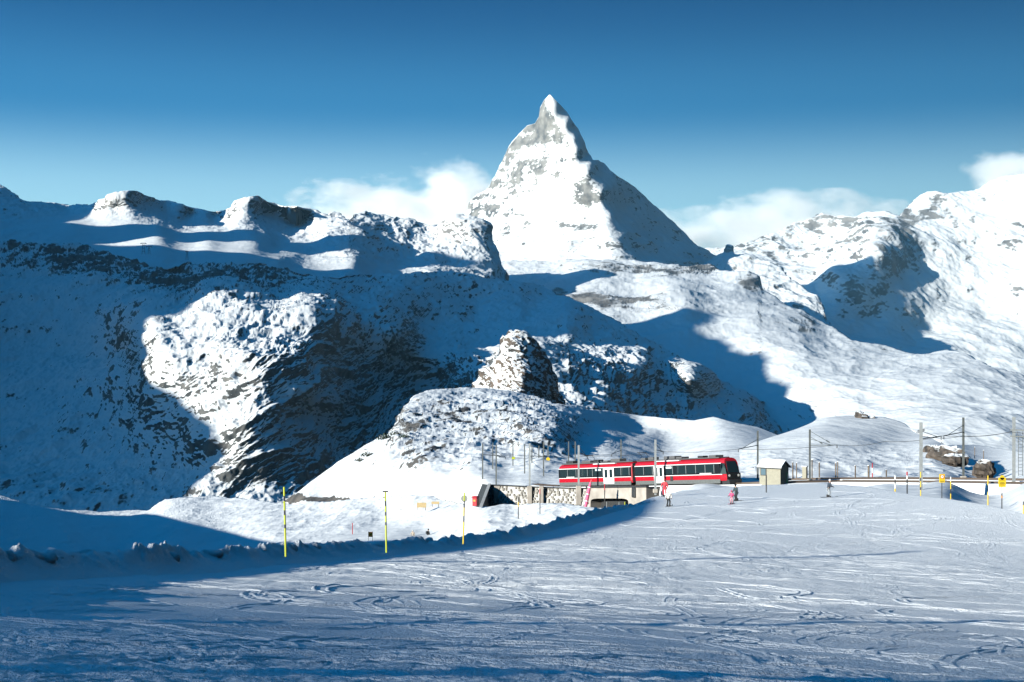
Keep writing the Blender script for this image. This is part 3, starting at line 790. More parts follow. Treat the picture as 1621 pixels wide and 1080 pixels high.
def side_ridge(name, crest, s_of_u, du, reach_sun, reach_lee, steep, mat, rough, jag=0.0):
    c = np.array(crest, float)
    u = np.arange(c[0, 0], c[-1, 0] + du, du)
    hgt = np.interp(u, c[:, 0], c[:, 1])
    s0 = s_of_u(u)
    if jag:
        q = np.stack([u, 0 * u, 0 * u], 1)
        hgt = hgt + jag * (fbm(q, 420, 4, 0.6, 77, True) - 0.2) * smooth(650, 850, hgt) * smooth(-4350, -4200, u)
    z0 = hgt - TAN_EL * s0
    offs = np.concatenate([-reach_sun * np.linspace(1, 0.04, 12) ** 1.5, [0.0], reach_lee * np.linspace(0.04, 1, 10) ** 1.5])
    S = s0[None] + offs[:, None]
    X = u[None] * L_PERP[0] + S * L_DIR[0]
    Y = u[None] * L_PERP[1] + S * L_DIR[1]
    Z = z0[None] - steep * np.abs(offs)[:, None]
    P = np.stack([X, Y, Z], -1)
    n = fbm(P.reshape(-1, 3), rough * 8, 4, 0.5, 140).reshape(Z.shape)
    P[..., 2] += rough * n * smooth(0, rough * 3, np.abs(offs))[:, None]
    return grid_mesh(name, P, mat)

side_ridge('mountain_ridge',  # unseen; crest heights fitted to the outline of the valley shadows
    [(-9500, -900), (-7200, 300), (-6850, 1200), (-6600, 1600), (-6280, 1600), (-6120, 1330), (-5965, 1240), (-5700, 1130), (-5470, 1130), (-5390, 1300), (-5330, 1500), (-5150, 1480), (-4960, 1320), (-4900, 1150), (-4880, 925), (-4700, 930), (-4500, 965), (-4360, 1000), (-4300, 1330),
     (-4275, 1387), (-4125, 1322), (-3975, 1222), (-3875, 1170), (-3675, 1100), (-3475, 1062), (-3275, 954), (-3075, 869), (-2975, 838), (-2875, 799), (-2810, 720), (-2775, 540), (-2725, 482), (-2675, 454), (-2625, 430), (-2575, 400),
     (-2525, 365), (-2475, 345), (-2425, 322), (-2375, 300), (-2325, 277), (-2275, 248), (-2175, 215), (-2075, 196), (-2025, 178), (-1975, 163), (-1925, 150), (-1875, 120), (-1825, 60), (-1750, -20), (-1600, -150), (-1400, -350)],
    lambda u: -0.203 * u - 1000, 15, 1500, 1100, 0.75, M_far, 60, 34)

side_ridge('snow_mound',  # unseen mound added to shade the bank and the slope's left edge
    [(-690, -14), (-650, -8), (-590, -7.5), (-550, -6.5), (-510, -3), (-490, -1.2), (-450, -0.5), (-250, -1), (-210, -0.8), (-190, 1), (-170, 4), (-160, 3.6), (-150, 3), (-132, 1), (-122, 8), (-118, 11), (-110, 13), (-102, 12), (-94, 10.3),
     (-86, 8.6), (-82, 7.3), (-74, 4.9), (-66, 2.6), (-62, 1.6), (-58, 0.7), (-54, -0.2), (-50, -0.8), (-46, -1.15), (-42, -1.6), (-38, -1.95), (-34, -2.1), (-30, -2.9), (-26, -5), (-20, -8)],
    lambda u: -0.245 * u - 14, 0.8, 30, 11, 0.9, M_piste, 0.5)

# unseen crest added behind the camera; its shade edge dims the nearest snow
side_ridge('mountain_ridge',
    [(-150, -60), (-125, -20), (-112, -12), (-90, -7), (-60, -4.6), (-40, -3.2), (-32, -1.6), (-25, 0.1), (-10, 1.0), (0, 1.2), (30, 1.3), (60, 0.8), (120, -20), (200, -60)],
    lambda u: -700 + 0 * u, 6, 500, 300, 0.7, M_far, 6)

# ------------------------------------------------------------------ building blocks for objects
class MB:
    """Collects shapes into one mesh."""
    def __init__(self):
        self.v, self.f, self.m = [], [], []
    def add(self, verts, faces, mi=0):
        k = len(self.v)
        self.v += [tuple(p) for p in verts]
        self.f += [tuple(i + k for i in f) for f in faces]
        self.m += [mi] * len(faces)
        return self
    def box(self, c, s, rz=0.0, M=None, mi=0, bev=0.0):
        x, y, z = s[0] / 2, s[1] / 2, s[2] / 2
        if bev:
            b = bev
            vs, ring = [], []
            for zz, ins in ((-z, b), (-z + b, 0), (z - b, 0), (z, b)):
                for px_, py_ in ((-x + ins + b, -y + ins), (x - ins - b, -y + ins), (x - ins, -y + ins + b), (x - ins, y - ins - b), (x - ins - b, y - ins), (-x + ins + b, y - ins), (-x + ins, y - ins - b), (-x + ins, -y + ins + b)):
                    vs.append((px_, py_, zz))
            fs = [tuple(range(7, -1, -1)), tuple(range(24, 32))]
            for r in range(3):
                for i in range(8):
                    j = (i + 1) % 8
                    fs.append((r * 8 + i, r * 8 + j, r * 8 + 8 + j, r * 8 + 8 + i))
        else:
            vs = [(-x, -y, -z), (x, -y, -z), (x, y, -z), (-x, y, -z), (-x, -y, z), (x, -y, z), (x, y, z), (-x, y, z)]
            fs = [(3, 2, 1, 0), (4, 5, 6, 7), (0, 1, 5, 4), (1, 2, 6, 5), (2, 3, 7, 6), (3, 0, 4, 7)]
        R = M if M is not None else Matrix.Rotation(rz, 3, 'Z')
        c = Vector(c)
        return self.add([R @ Vector(p) + c for p in vs], fs, mi)
    def tube(self, pts, r, n=8, cap=True, mi=0):
        pts = [Vector(p) for p in pts]
        rs = r if isinstance(r, (list, tuple)) else [r] * len(pts)
        vs, fs = [], []
        for i, p in enumerate(pts):
            a = pts[max(0, i - 1)]
            b = pts[min(len(pts) - 1, i + 1)]
            t = (b - a).normalized()
            ref = Vector((0, 0, 1)) if abs(t.z) < 0.9 else Vector((1, 0, 0))
            u = t.cross(ref).normalized()
            w = u.cross(t)
            for k in range(n):
                th = 2 * math.pi * k / n
                vs.append(p + (u * math.cos(th) + w * math.sin(th)) * rs[i])
        for i in range(len(pts) - 1):
            for k in range(n):
                j = (k + 1) % n
                fs.append((i * n + k, i * n + j, i * n + n + j, i * n + n + k))
        if cap:
            fs.append(tuple(range(n - 1, -1, -1)))
            fs.append(tuple(range((len(pts) - 1) * n, len(pts) * n)))
        return self.add(vs, fs, mi)
    def prism(self, outline, axis0, axis1, M=None, mi=0):
        """Outline of 2-D points (a, b) swept from axis0 to axis1; local x is the sweep, (y, z) the outline."""
        n = len(outline)
        vs = [(axis0, a, b) for a, b in outline] + [(axis1, a, b) for a, b in outline]
        fs = [tuple(range(n - 1, -1, -1)), tuple(range(n, 2 * n))]
        for i in range(n):
            j = (i + 1) % n
            fs.append((i, j, n + j, n + i))
        if M is not None:
            vs = [M @ Vector(p) for p in vs]
        return self.add(vs, fs, mi)
    def ball(self, c, r, n=10, m=7, scale=(1, 1, 1), mi=0):
        vs, fs = [], []
        c = Vector(c)
        for i in range(m + 1):
            ph = math.pi * i / m
            for k in range(n):
                th = 2 * math.pi * k / n
                vs.append(c + Vector((math.sin(ph) * math.cos(th) * scale[0], math.sin(ph) * math.sin(th) * scale[1], math.cos(ph) * scale[2])) * r)
        for i in range(m):
            for k in range(n):
                j = (k + 1) % n
                fs.append((i * n + k, i * n + n + k, i * n + n + j, i * n + j))
        return self.add(vs, fs, mi)
    def build(self, name, mats, parent=None, smooth_shade=False):
        me = bpy.data.meshes.new(name)
        me.from_pydata(self.v, [], self.f)
        for mt in (mats if isinstance(mats, (list, tuple)) else [mats]):
            me.materials.append(mt)
        me.polygons.foreach_set('material_index', self.m)
        if smooth_shade:
            me.polygons.foreach_set('use_smooth', [True] * len(self.f))
        me.update()
        o = bpy.data.objects.new(name, me)
        COL.objects.link(o)
        if parent is not None:
            o.parent = parent
        return o

def tag(o, label=None, cat=None, group=None, kind=None):
    for k, v in (('label', label), ('category', cat), ('group', group), ('kind', kind)):
        if v:
            o[k] = v
    return o

def thing(name, label, cat, loc=(0, 0, 0), rz=0.0, group=None):
    o = bpy.data.objects.new(name, None)
    o.empty_display_size = 0.3
    COL.objects.link(o)
    o.location = loc
    o.rotation_euler = (0, 0, rz)
    return tag(o, label, cat, group)

def copy_tree(o, parent=None):
    c = o.copy()
    COL.objects.link(c)
    c.parent = parent
    for ch in list(o.children):
        copy_tree(ch, c)
    return c

def ground(sheet_name, px, py):
    f = slope_field if sheet_name == 'slope' else SHEETS[sheet_name]['field']
    return float(f(np.array([px], float), np.array([py], float))[0])

def surf(sheet_name, px, py):
    s = SHEETS[sheet_name]
    k = np.argmin((s['px'] - px) ** 2 + (s['py'] - py) ** 2)
    return Vector(s['P'].reshape(-1, 3)[k])

def base_at(sheet_name, px, py, sink=0.0):
    p = V(px, py, ground(sheet_name, px, py))
    p.z -= sink
    return p

M_red = material('red_paint', (0.40, 0.008, 0.02), 0.35)
M_redband = material('red_roof_paint', (0.50, 0.015, 0.03), 0.4)
M_white = material('white_paint', (0.80, 0.80, 0.80), 0.4)
M_glass = material('dark_glass', (0.014, 0.028, 0.034), 0.08, spec=0.6)
M_frame = material('grey_window_frame', (0.22, 0.25, 0.26), 0.5)
M_band = material('black_window_band', (0.012, 0.015, 0.018), 0.25)
M_skirt = material('grey_skirt', (0.12, 0.13, 0.13), 0.5, vary=0.2)
M_dark = material('dark_metal', (0.035, 0.037, 0.04), 0.5, vary=0.3)
M_roof = material('train_roof_grey', (0.10, 0.10, 0.105), 0.6)
M_steel = material('galvanised_steel', (0.34, 0.36, 0.37), 0.55, 0.3, vary=0.15, vary_scale=2)
M_mast = material('weathered_mast_steel', (0.10, 0.11, 0.11), 0.6, vary=0.3, vary_scale=1.5)
M_rust = material('rail_steel', (0.09, 0.065, 0.05), 0.5, 0.4)
M_conc = material('weathered_concrete', (0.36, 0.325, 0.29), 0.85, vary=0.25, vary_scale=0.6, bump=0.4, bump_scale=3)
M_stone = material('wall_stone', (0.20, 0.185, 0.165), 0.85, vary=0.45, vary_scale=0.9, bump=0.6, bump_scale=4)
M_mortar = material('snowy_mortar', (0.44, 0.43, 0.415), 0.9, vary=0.15, vary_scale=0.8, bump=0.6, bump_scale=2)
M_cream = material('cream_render', (0.30, 0.285, 0.225), 0.8, vary=0.1)
M_yellow = material('yellow_paint', (0.70, 0.48, 0.02), 0.5)
M_lime = material('lime_yellow_paint', (0.46, 0.52, 0.03), 0.5)
M_black = material('black_paint', (0.012, 0.012, 0.014), 0.5)
M_orange = material('orange_paint', (0.75, 0.25, 0.03), 0.5)
M_pink = material('pink_netting', (0.75, 0.12, 0.25), 0.7)
M_snowcap = material('packed_snow', (0.86, 0.88, 0.90), 0.7, bump=0.3, bump_scale=2)
M_wood = material('weathered_wood', (0.13, 0.10, 0.075), 0.8, vary=0.3)
M_board = material('pale_wooden_board', (0.52, 0.40, 0.22), 0.8, vary=0.15)
M_green = material('green_panel', (0.10, 0.38, 0.16), 0.5)
M_lamp = material('headlamp_glass', (0.85, 0.85, 0.80), 0.15)
M_poster = material('pale_poster', (0.55, 0.62, 0.62), 0.5)

# ------------------------------------------------------------------ railway: track, wall, underpass
def path_px(pts, sheet_name=None):
    r = []
    for p in pts:
        Y = p[2] if len(p) > 2 else ground(sheet_name, p[0], p[1])
        r.append(V(p[0], p[1], Y))
    return r

def resample(pts, step):
    out_ = [pts[0]]
    acc = 0.0
    for a, b in zip(pts[:-1], pts[1:]):
        L = (b - a).length
        n = max(1, int(round(L / step)))
        for i in range(1, n + 1):
            out_.append(a.lerp(b, i / n))
    return out_

def smooth_path(pts, step=2.0, it=12):
    p = resample(pts, step)
    for _ in range(it):
        p = [p[0]] + [(p[i - 1] + p[i] * 2 + p[i + 1]) / 4 for i in range(1, len(p) - 1)] + [p[-1]]
    return p

def track(pts, bed=True):
    root = tag(bpy.data.objects.new('railway_track', None), kind='structure')
    COL.objects.link(root)
    P = smooth_path(pts)
    def side(i):
        t = (P[min(i + 1, len(P) - 1)] - P[max(i - 1, 0)])
        t.z = 0
        t.normalize()
        return Vector((t.y, -t.x, 0))
    if bed:
        m_ = MB()
        vs, fs = [], []
        prof = ((-1.95, -1.4), (-1.7, 0.0), (1.7, 0.0), (1.95, -1.4))
        for i, p in enumerate(P):
            s = side(i)
            for a, h in prof:
                vs.append(p + s * a + Vector((0, 0, h)))
        for i in range(len(P) - 1):
            for k in range(3):
                fs.append((i * 4 + k, i * 4 + k + 1, i * 4 + k + 5, i * 4 + k + 4))
        m_.add(vs, fs).build('track_bed', M_snowcap, root)
    for off in (-0.5, 0.5):
        m_ = MB()
        for i in range(len(P) - 1):
            a, b = P[i] + side(i) * off, P[i + 1] + side(i + 1) * off
            d = (b - a)
            M = d.to_track_quat('X', 'Z').to_matrix()
            m_.box((a + b) / 2 + Vector((0, 0, 0.10)), (d.length * 1.01, 0.12, 0.22), M=M)
        m_.build('rail', M_rust, root)
    m_ = MB()
    for i in range(len(P) - 1):
        d = P[i + 1] - P[i]
        m_.box((P[i] + P[i + 1]) / 2 + Vector((0, 0, 0.08)), (d.length, 0.1, 0.2), M=d.to_track_quat('X', 'Z').to_matrix())
    m_.build('rack_rail', M_rust, root)
    return root

# line the train stands on
TA, TB = V(885, 771.5, 232), V(1150, 767.5, 191)
T_DIR = (TB - TA).normalized()
T_LEN = (TB - TA).length
T_SIDE = Vector((-T_DIR.y, T_DIR.x, 0)).normalized()      # away from the camera
if T_SIDE.y < 0:
    T_SIDE = -T_SIDE
ctr = T_SIDE * 1.35
track([V(1330, 762.5, 188), V(1262, 763.6, 189), V(1205, 765.5, 187.5), TB + ctr + T_DIR * 1.5, TB + ctr, TA + ctr, V(866, 769.5, 240), V(835, 766, 252), V(806, 761.5, 262), V(786, 757, 274), V(782, 753.5, 288), V(800, 751, 300), V(845, 749.5, 306), V(900, 748.5, 304), V(960, 747, 296)])
track([V(1175, 761.5, 205), V(1250, 760, 201), V(1320, 758.5, 196), V(1400, 758, 188), V(1500, 758.5, 180), V(1621, 760.5, 172), V(1720, 763, 166)])
track([V(1330, 762.5, 186), V(1420, 763, 178), V(1520, 763.8, 171), V(1621, 766, 164), V(1720, 769, 157)])

def retaining_wall():
    root = thing('retaining_wall', 'rough stone retaining wall below the curving railway track with snow on it', 'wall')
    line = [V(774, 768, 243), V(800, 769, 237), V(838, 771, 230), V(885, 773, 224), V(936, 773.5, 216)]
    P = smooth_path(line, 1.5, 6)
    H_ = 3.9
    m_ = MB()
    vs, fs = [], []
    n = len(P)
    for i, p in enumerate(P):
        t = P[min(i + 1, n - 1)] - P[max(i - 1, 0)]
        t.z = 0
        t.normalize()
        s = Vector((t.y, -t.x, 0))
        for a, h in ((0.55, -H_), (0.0, 0.0), (-0.6, 0.0), (-0.6, -H_)):
            vs.append(p + s * a + Vector((0, 0, h)))
    for i in range(n - 1):
        for k in range(3):
            fs.append((i * 4 + k, i * 4 + 4 + k, i * 4 + 5 + k, i * 4 + k + 1))
    fs += [(0, 1, 2, 3), (4 * n - 1, 4 * n - 2, 4 * n - 3, 4 * n - 4)]
    m_.add(vs, fs).build('wall_core', M_mortar, root)
    r = random.Random(3)
    shapes = []
    for k in range(8):
        q = MB()
        w, h, d = 0.34 + 0.45 * r.random(), 0.24 + 0.22 * r.random(), 0.42
        q.box((0, 0, 0), (w, d, h), bev=0.06)
        q.v = [(x + r.uniform(-.06, .06), y, z + r.uniform(-.05, .05)) for x, y, z in q.v]
        me = bpy.data.meshes.new('stone')
        me.from_pydata(q.v, [], q.f)
        me.materials.append(M_stone)
        shapes.append(me)
    cnt = 0
    for row in range(9):
        z = -0.25 - row * 0.40
        s_ = r.random()
        while s_ < n - 1.2 and cnt < 250:
            i = int(s_)
            p = P[i].lerp(P[i + 1], s_ - i)
            t = (P[i + 1] - P[i])
            t.z = 0
            t.normalize()
            sd = Vector((t.y, -t.x, 0))
            if r.random() < 0.9:
                o = bpy.data.objects.new('stone', r.choice(shapes))
                COL.objects.link(o)
                o.parent = root
                o.location = p + sd * (0.55 * (-z / H_) - 0.02 + 0.08 * r.random()) + Vector((0, 0, z + r.uniform(-.06, .06)))
                o.rotation_euler = (0, r.uniform(-.12, .12), math.atan2(t.y, t.x))
                cnt += 1
            s_ += (0.62 + 0.6 * r.random()) / 1.5 * 1.35
    # concrete footings of the masts against the wall face
    for px_, Y_, w in ((786, 240, 0.8), (838.5, 229.4, 0.8), (857, 226.5, 0.7), (916, 218.5, 0.8)):
        m_ = MB()
        p = V(px_, 774, Y_ - 0.5)
        m_.box(p + Vector((0, 0, -1.0)), (w, 0.9, 3.0), bev=0.05)
        m_.build('mast_footing', M_conc, root)
    m_ = MB()
    for i in range(n - 1):
        d = P[i + 1] - P[i]
        m_.box((P[i] + P[i + 1]) / 2 + Vector((0, 0, 0.06)), (d.length * 1.02, 0.8, 0.12), M=d.to_track_quat('X', 'Z').to_matrix())
    m_.build('coping', M_dark, root)
    return root

retaining_wall()

def wing_wall():
    root = thing('wing_wall', 'dark sloping concrete wing wall beside the red bin at the end of the stone wall', 'wall')
    a0, a1 = V(774, 767.5, 241), V(763.5, 766, 244)
    b0, b1 = V(758, 810, 217), V(747, 807, 220)
    m_ = MB()
    dn = Vector((0, 0, -4.5))
    vs = [a0, a1, b1, b0, a0 + dn, a1 + dn, b1 + dn, b0 + dn]
    m_.add(vs, [(0, 1, 2, 3), (7, 6, 5, 4), (0, 4, 5, 1), (1, 5, 6, 2), (2, 6, 7, 3), (3, 7, 4, 0)]).build('wall_face', material('dark_wet_concrete', (0.07, 0.075, 0.075), 0.8, vary=0.3), root)  # dark tone puts the shade of this face into the concrete colour
    m_ = MB()
    d = (b0 - a0)
    m_.box((a0 + b0) / 2 + Vector((0.1, 0, 0.1)), (d.length, 0.5, 0.25), M=d.to_track_quat('X', 'Z').to_matrix())
    m_.build('coping', M_mortar, root)

wing_wall()

def underpass():
    root = thing('underpass', 'pale concrete railway underpass with a dark rounded opening below the train', 'underpass')
    c0, c1 = V(936, 772.5, 216), V(1026, 771.5, 203.5)
    ax = (c1 - c0)
    L = ax.length
    ax.normalize()
    out_n = Vector((ax.y, -ax.x, 0)).normalized()
    if out_n.y > 0:
        out_n = -out_n
    def P2(a, h, d=0.0):
        return c0 + ax * a + Vector((0, 0, h)) + out_n * d
    o0, o1 = 0.02 * L, 0.70 * L
    top, bot = -1.62, -4.6
    m_ = MB()
    arch = []
    for k in range(13):
        th = math.pi * k / 12
        arch.append(((o0 + o1) / 2 - math.cos(th) ** 3 * 0 - (o1 - o0) / 2 * math.copysign(abs(math.cos(th)) ** 0.35, math.cos(th)), top - 0.75 + 0.75 * math.sin(th) ** 0.5))
    ring = [(o0, bot)] + arch + [(o1, bot)]
    outer = [(-0.6, bot)] + [(-0.6 + (L + 0.6) * k / 12.0, 0.0) for k in range(13)] + [(L, bot)]
    n = len(ring)
    for d, flip in ((0.35, False), (-5.0, True)):
        vs = [P2(a, h, d) for a, h in outer] + [P2(a, h, d) for a, h in ring]
        fs = [(i, i + 1, n + i + 1, n + i) for i in range(n - 1)]
        m_.add(vs, [f[::-1] for f in fs] if flip else fs)
    for loop in (outer, ring):
        vs = [P2(a, h, 0.35) for a, h in loop] + [P2(a, h, -5.0) for a, h in loop]
        m_.add(vs, [(i, i + 1, n + i + 1, n + i) for i in range(n - 1)])
    m_.build('portal', M_conc, root)
    m_ = MB()
    m_.box(P2(L / 2 - 0.3, 0.14, 0.25), (L + 1.0, 0.5, 0.28), M=ax.to_track_quat('X', 'Z').to_matrix())
    m_.build('coping', M_dark, root)
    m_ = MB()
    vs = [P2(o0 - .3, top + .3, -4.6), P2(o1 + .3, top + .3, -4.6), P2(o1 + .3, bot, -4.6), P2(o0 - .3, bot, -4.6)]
    m_.box(P2((o0 + o1) / 2, -3.0, -1.7), (o1 - o0 + .6, 0.1, 3.6), M=ax.to_track_quat('X', 'Z').to_matrix())  # dark sheet standing in for the shade inside the opening
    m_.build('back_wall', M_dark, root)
    for f in (0.30, 0.52, 0.62):
        q = MB()
        q.box(P2(L * f, -3.1, 0.15), (0.10, 0.10, 1.9), rz=math.atan2(ax.y, ax.x))
        q.build('gate_post', M_lime if f > 0.6 else M_steel, root)
    q = MB()
    q.box(P2(L * 0.80, -0.75, 0.45), (0.9, 0.3, 1.5), rz=math.atan2(ax.y, ax.x), bev=0.1)
    q.build('drain_box', M_dark, root)

underpass()

# ------------------------------------------------------------------ the train
def build_train():
    root = thing('train', 'red and white two-car mountain railcar with dark windows standing on the track', 'train')
    # only a turn about the vertical and the climb of the line
    X, Yv = T_DIR, T_SIDE
    Zv = X.cross(Yv).normalized()
    R = Matrix((X, Yv, Zv)).transposed().to_4x4()
    root.matrix_world = Matrix.Translation(TA + Vector((0, 0, 0.1))) @ R @ Matrix.Diagonal((1, 1, 1.08, 1))
    # local axes: x along the train (left end 0), y away from the camera, z up
    def s_of(px_):
        a = (px_ - CX) / F
        t = (a * TA.y - TA.x) / ((TB.x - TA.x) - a * (TB.y - TA.y))
        return t * T_LEN
    Wd = 2.65
    HW = 3.35
    gap = s_of(1003)
    def profile(z0, z1, inset):
        pass
    body_prof = [(0.06, 0.42), (0.0, 0.75), (0.0, 2.62), (0.14, 3.02), (0.50, 3.26), (1.0, 3.34), (1.65, 3.34), (2.15, 3.26), (2.51, 3.02), (2.65, 2.62), (2.65, 0.75), (2.59, 0.42)]
    def carriage(x0, x1, front):
        m_ = MB()
        n = len(body_prof)
        stations = [(x0 + 0.0, 0.06), (x0 + 0.25, 0.0), (x1 - (1.3 if front else 0.25), 0.0), (x1, 0.10)]
        vs, fs = [], []
        for k, (x, ins) in enumerate(stations):
            for (y, z) in body_prof:
                xx = x
                if front and k == 3:
                    xx = x - 0.75 * max(0, (z - 1.35) / 2.0)          # raked windscreen end
                if (not front) and k == 0:
                    xx = x + 0.35 * max(0, (z - 1.35) / 2.0)
                vs.append((xx, y + (1.325 - y) * ins * (1.6 if front else 1), z))
        for k in range(3):
            for i in range(n):
                j = (i + 1) % n
                fs.append((k * n + i, k * n + j, k * n + n + j, k * n + n + i))
        fs += [tuple(range(n - 1, -1, -1)), tuple(range(3 * n, 4 * n))]
        m_.add([(x, y, z) for x, y, z in vs], fs)
        m_.f = [f for f in m_.f]
        c = m_.build('carriage', M_red, root)
        return c
    c1 = carriage(0.0, gap - 0.45, False)
    c2 = carriage(gap + 0.45, T_LEN, True)
    def panel(parent, name, mat, x0, x1, z0, z1, d0, y_far=False):
        q = MB()
        y = -d0 if not y_far else Wd + d0
        q.box(((x0 + x1) / 2, y, (z0 + z1) / 2), (x1 - x0, 0.05, z1 - z0))
        return q.build(name, mat, parent)
    for c, x0, x1 in ((c1, 0.12, gap - 0.55), (c2, gap + 0.55, T_LEN - 1.25)):
        for far in (False, True):
            panel(c, 'window_band', M_band, x0, x1, 1.28, 2.62, 0.012, far)
            panel(c, 'white_stripe', M_white, x0, x1 + (0.0 if c is c1 else 0.3), 2.62, 2.71, 0.014, far)
            panel(c, 'white_stripe', M_white, x0, x1 + (0.0 if c is c1 else 0.4), 1.20, 1.28, 0.014, far)
            panel(c, 'skirt', M_skirt, x0 + 0.2, x1 - 0.1, 0.10, 0.62, 0.0, far)
    # windows by their columns in the photograph
    for c, cols in ((c1, ((888, 899.5), (901.5, 913), (920, 931), (933.5, 939), (941, 955), (974.5, 984), (985.5, 997))),
                    (c2, ((1007, 1020), (1022, 1034), (1054, 1066), (1073, 1087), (1089, 1102.5), (1104, 1117.5), (1119, 1131.5)))):
        for a, b in cols:
            w = panel(c, 'window', M_glass, s_of(a), s_of(b), 1.50, 2.52, 0.035)
            panel(c, 'mullion', M_frame, s_of(b) + 0.02, s_of(b) + 0.11, 1.46, 2.54, 0.05)
    for a, b, h0 in ((944, 953, 2.22), (1056, 1065, 2.20)):
        panel(c1 if a < 1003 else c2, 'poster', M_poster, s_of(a), s_of(b), h0, 2.48, 0.06)
    for c, a, b in ((c1, 956.5, 973), (c2, 1036.5, 1052)):
        panel(c, 'door', M_white, s_of(a), s_of(b), 0.30, 2.58, 0.04)
        mid, hw = (s_of(a) + s_of(b)) / 2, (s_of(b) - s_of(a)) / 2
        for sg in (-1, 1):
            xm = mid + sg * hw * 0.47
            panel(c, 'door_window', M_glass, xm - hw * 0.26, xm + hw * 0.26, 1.20, 2.38, 0.075)
        panel(c, 'door_gap', M_dark, mid - 0.025, mid + 0.025, 0.34, 2.55, 0.072)
    panel(c2, 'door_gap', M_dark, s_of(1062), s_of(1066), 0.5, 1.18, 0.03)
    # pale strokes of lettering on the dark band
    for a, b, c in ((1109, 1127, c2), (898, 910, c1)):
        q = MB()
        x = s_of(a)
        while x < s_of(b):
            q.box((x + 0.09, -0.07, 1.405), (0.15, 0.02, 0.13))
            x += 0.24
        q.build('lettering', M_white, c)
    # roof band, roof equipment
    for c, x0, x1 in ((c1, 0.5, gap - 0.6), (c2, gap + 0.6, T_LEN - 2.0)):
        q = MB()
        q.box(((x0 + x1) / 2, 1.325, 3.40), (x1 - x0, 1.9, 0.16), bev=0.04)
        q.build('roof_deck', M_roof, c)
        r = random.Random(int(x0) + 5)
        x = x0 + 0.8
        while x < x1 - 2.2:
            L_ = 1.0 + 1.8 * r.random()
            if r.random() < 0.75:
                q = MB()
                hh = 0.22 + 0.2 * r.random()
                q.box((x + L_ / 2, 1.0 + 0.5 * r.random(), 3.48 + hh / 2), (L_, 1.0 + .5 * r.random(), hh), bev=0.05)
                q.build('roof_box', M_roof if r.random() < 0.7 else M_dark, c)
            x += L_ + 0.5 + r.random()
        q = MB()
        q.box(((x0 + x1) / 2 + (3 if c is c1 else -2), 0.25, 3.24), ((x1 - x0) * 0.30, 0.35, 0.10))
        q.build('roof_snow', M_snowcap, c)
    for c, px_ in ((c1, 925), (c2, 1009)):
        x = s_of(px_)
        q = MB()
        for yy in (0.75, 1.9):
            q.tube([(x - 0.7, yy, 3.5), (x + 0.5, yy, 4.0), (x - 0.3, yy, 4.55)], 0.04, 6)
        q.tube([(x - 0.3, 0.45, 4.58), (x - 0.3, 2.2, 4.58)], 0.05, 6)
        q.tube([(x - 0.7, 0.75, 3.5), (x - 0.7, 1.9, 3.5)], 0.04, 6)
        q.build('pantograph', M_dark, c)
    # joint between the cars
    q = MB()
    for k in range(5):
        q.box((gap - 0.4 + 0.2 * k, 1.325, 1.85), (0.12, 2.35 if k % 2 else 2.15, 2.7))
    q.build('bellows', M_black, root)
    # cab end at the right
    q = MB()
    def nose(z):
        return T_LEN - 0.75 * max(0, (z - 1.35) / 2.0)
    q.add([(nose(1.42) + .03, 0.45, 1.42), (nose(1.42) + .03, 2.2, 1.42), (nose(2.9) + .03, 2.1, 2.9), (nose(2.9) + .03, 0.55, 2.9),
           (nose(1.42) - .1, 0.45, 1.42), (nose(1.42) - .1, 2.2, 1.42), (nose(2.9) - .1, 2.1, 2.9), (nose(2.9) - .1, 0.55, 2.9)],
          [(0, 1, 2, 3), (0, 3, 7, 4), (1, 5, 6, 2), (2, 6, 7, 3), (0, 4, 5, 1)])
    q.build('windscreen', M_glass, c2)
    q = MB()
    q.box((T_LEN + 0.005, 1.325, 0.98), (0.06, 2.3, 0.80))  # black panel puts the shade of the cab end into colour
    q.build('front_panel', M_band, c2)
    q = MB()
    q.add([(T_LEN - 1.3, -0.03, 1.28), (T_LEN - 0.04, 0.12, 1.28), (T_LEN - 0.50, 0.18, 2.66), (T_LEN - 1.3, -0.03, 2.66),
           (T_LEN - 1.3, 0.1, 1.28), (T_LEN - 0.1, 0.3, 1.28), (T_LEN - 0.55, 0.3, 2.66), (T_LEN - 1.3, 0.1, 2.66)],
          [(0, 1, 2, 3), (1, 5, 6, 2), (4, 7, 6, 5), (0, 3, 7, 4), (3, 2, 6, 7), (0, 4, 5, 1)])
    q.build('cab_window', M_glass, c2)
    for yy in (0.55, 2.1):
        q = MB()
        q.tube([(T_LEN - 0.05, yy, 1.05), (T_LEN + 0.06, yy, 1.05)], 0.16, 10)
        q.build('headlight', M_lamp, c2)
    q = MB()
    q.prism([(0.35, 0.0), (2.3, 0.0), (2.45, 0.55), (0.2, 0.55)], T_LEN - 1.4, T_LEN + 0.35)
    q.build('snow_plough', M_dark, c2)
    for c, xs in ((c1, (2.2, 4.4, gap - 5.0, gap - 2.8)), (c2, (gap + 2.8, gap + 5.0, T_LEN - 5.2, T_LEN - 3.0))):
        for x in xs:
            q = MB()
            q.tube([(x, 0.35, 0.36), (x, 0.5, 0.36)], 0.34, 14)
            q.build('wheel', M_dark, c)
    for c, x0, x1 in ((c1, 0.8, gap - 1), (c2, gap + 1, T_LEN - 1.6)):
        q = MB()
        q.box(((x0 + x1) / 2, 1.325, 0.30), (x1 - x0, 1.7, 0.4))
        q.build('underframe', M_dark, c)
    q = MB()
    q.tube([(T_LEN - 0.9, -0.35, 2.55), (T_LEN - 0.85, 0.05, 2.7)], 0.03, 6)
    q.box((T_LEN - 0.9, -0.38, 2.35), (0.12, 0.2, 0.4))
    q.build('mirror', M_black, c2)
    return root

build_train()

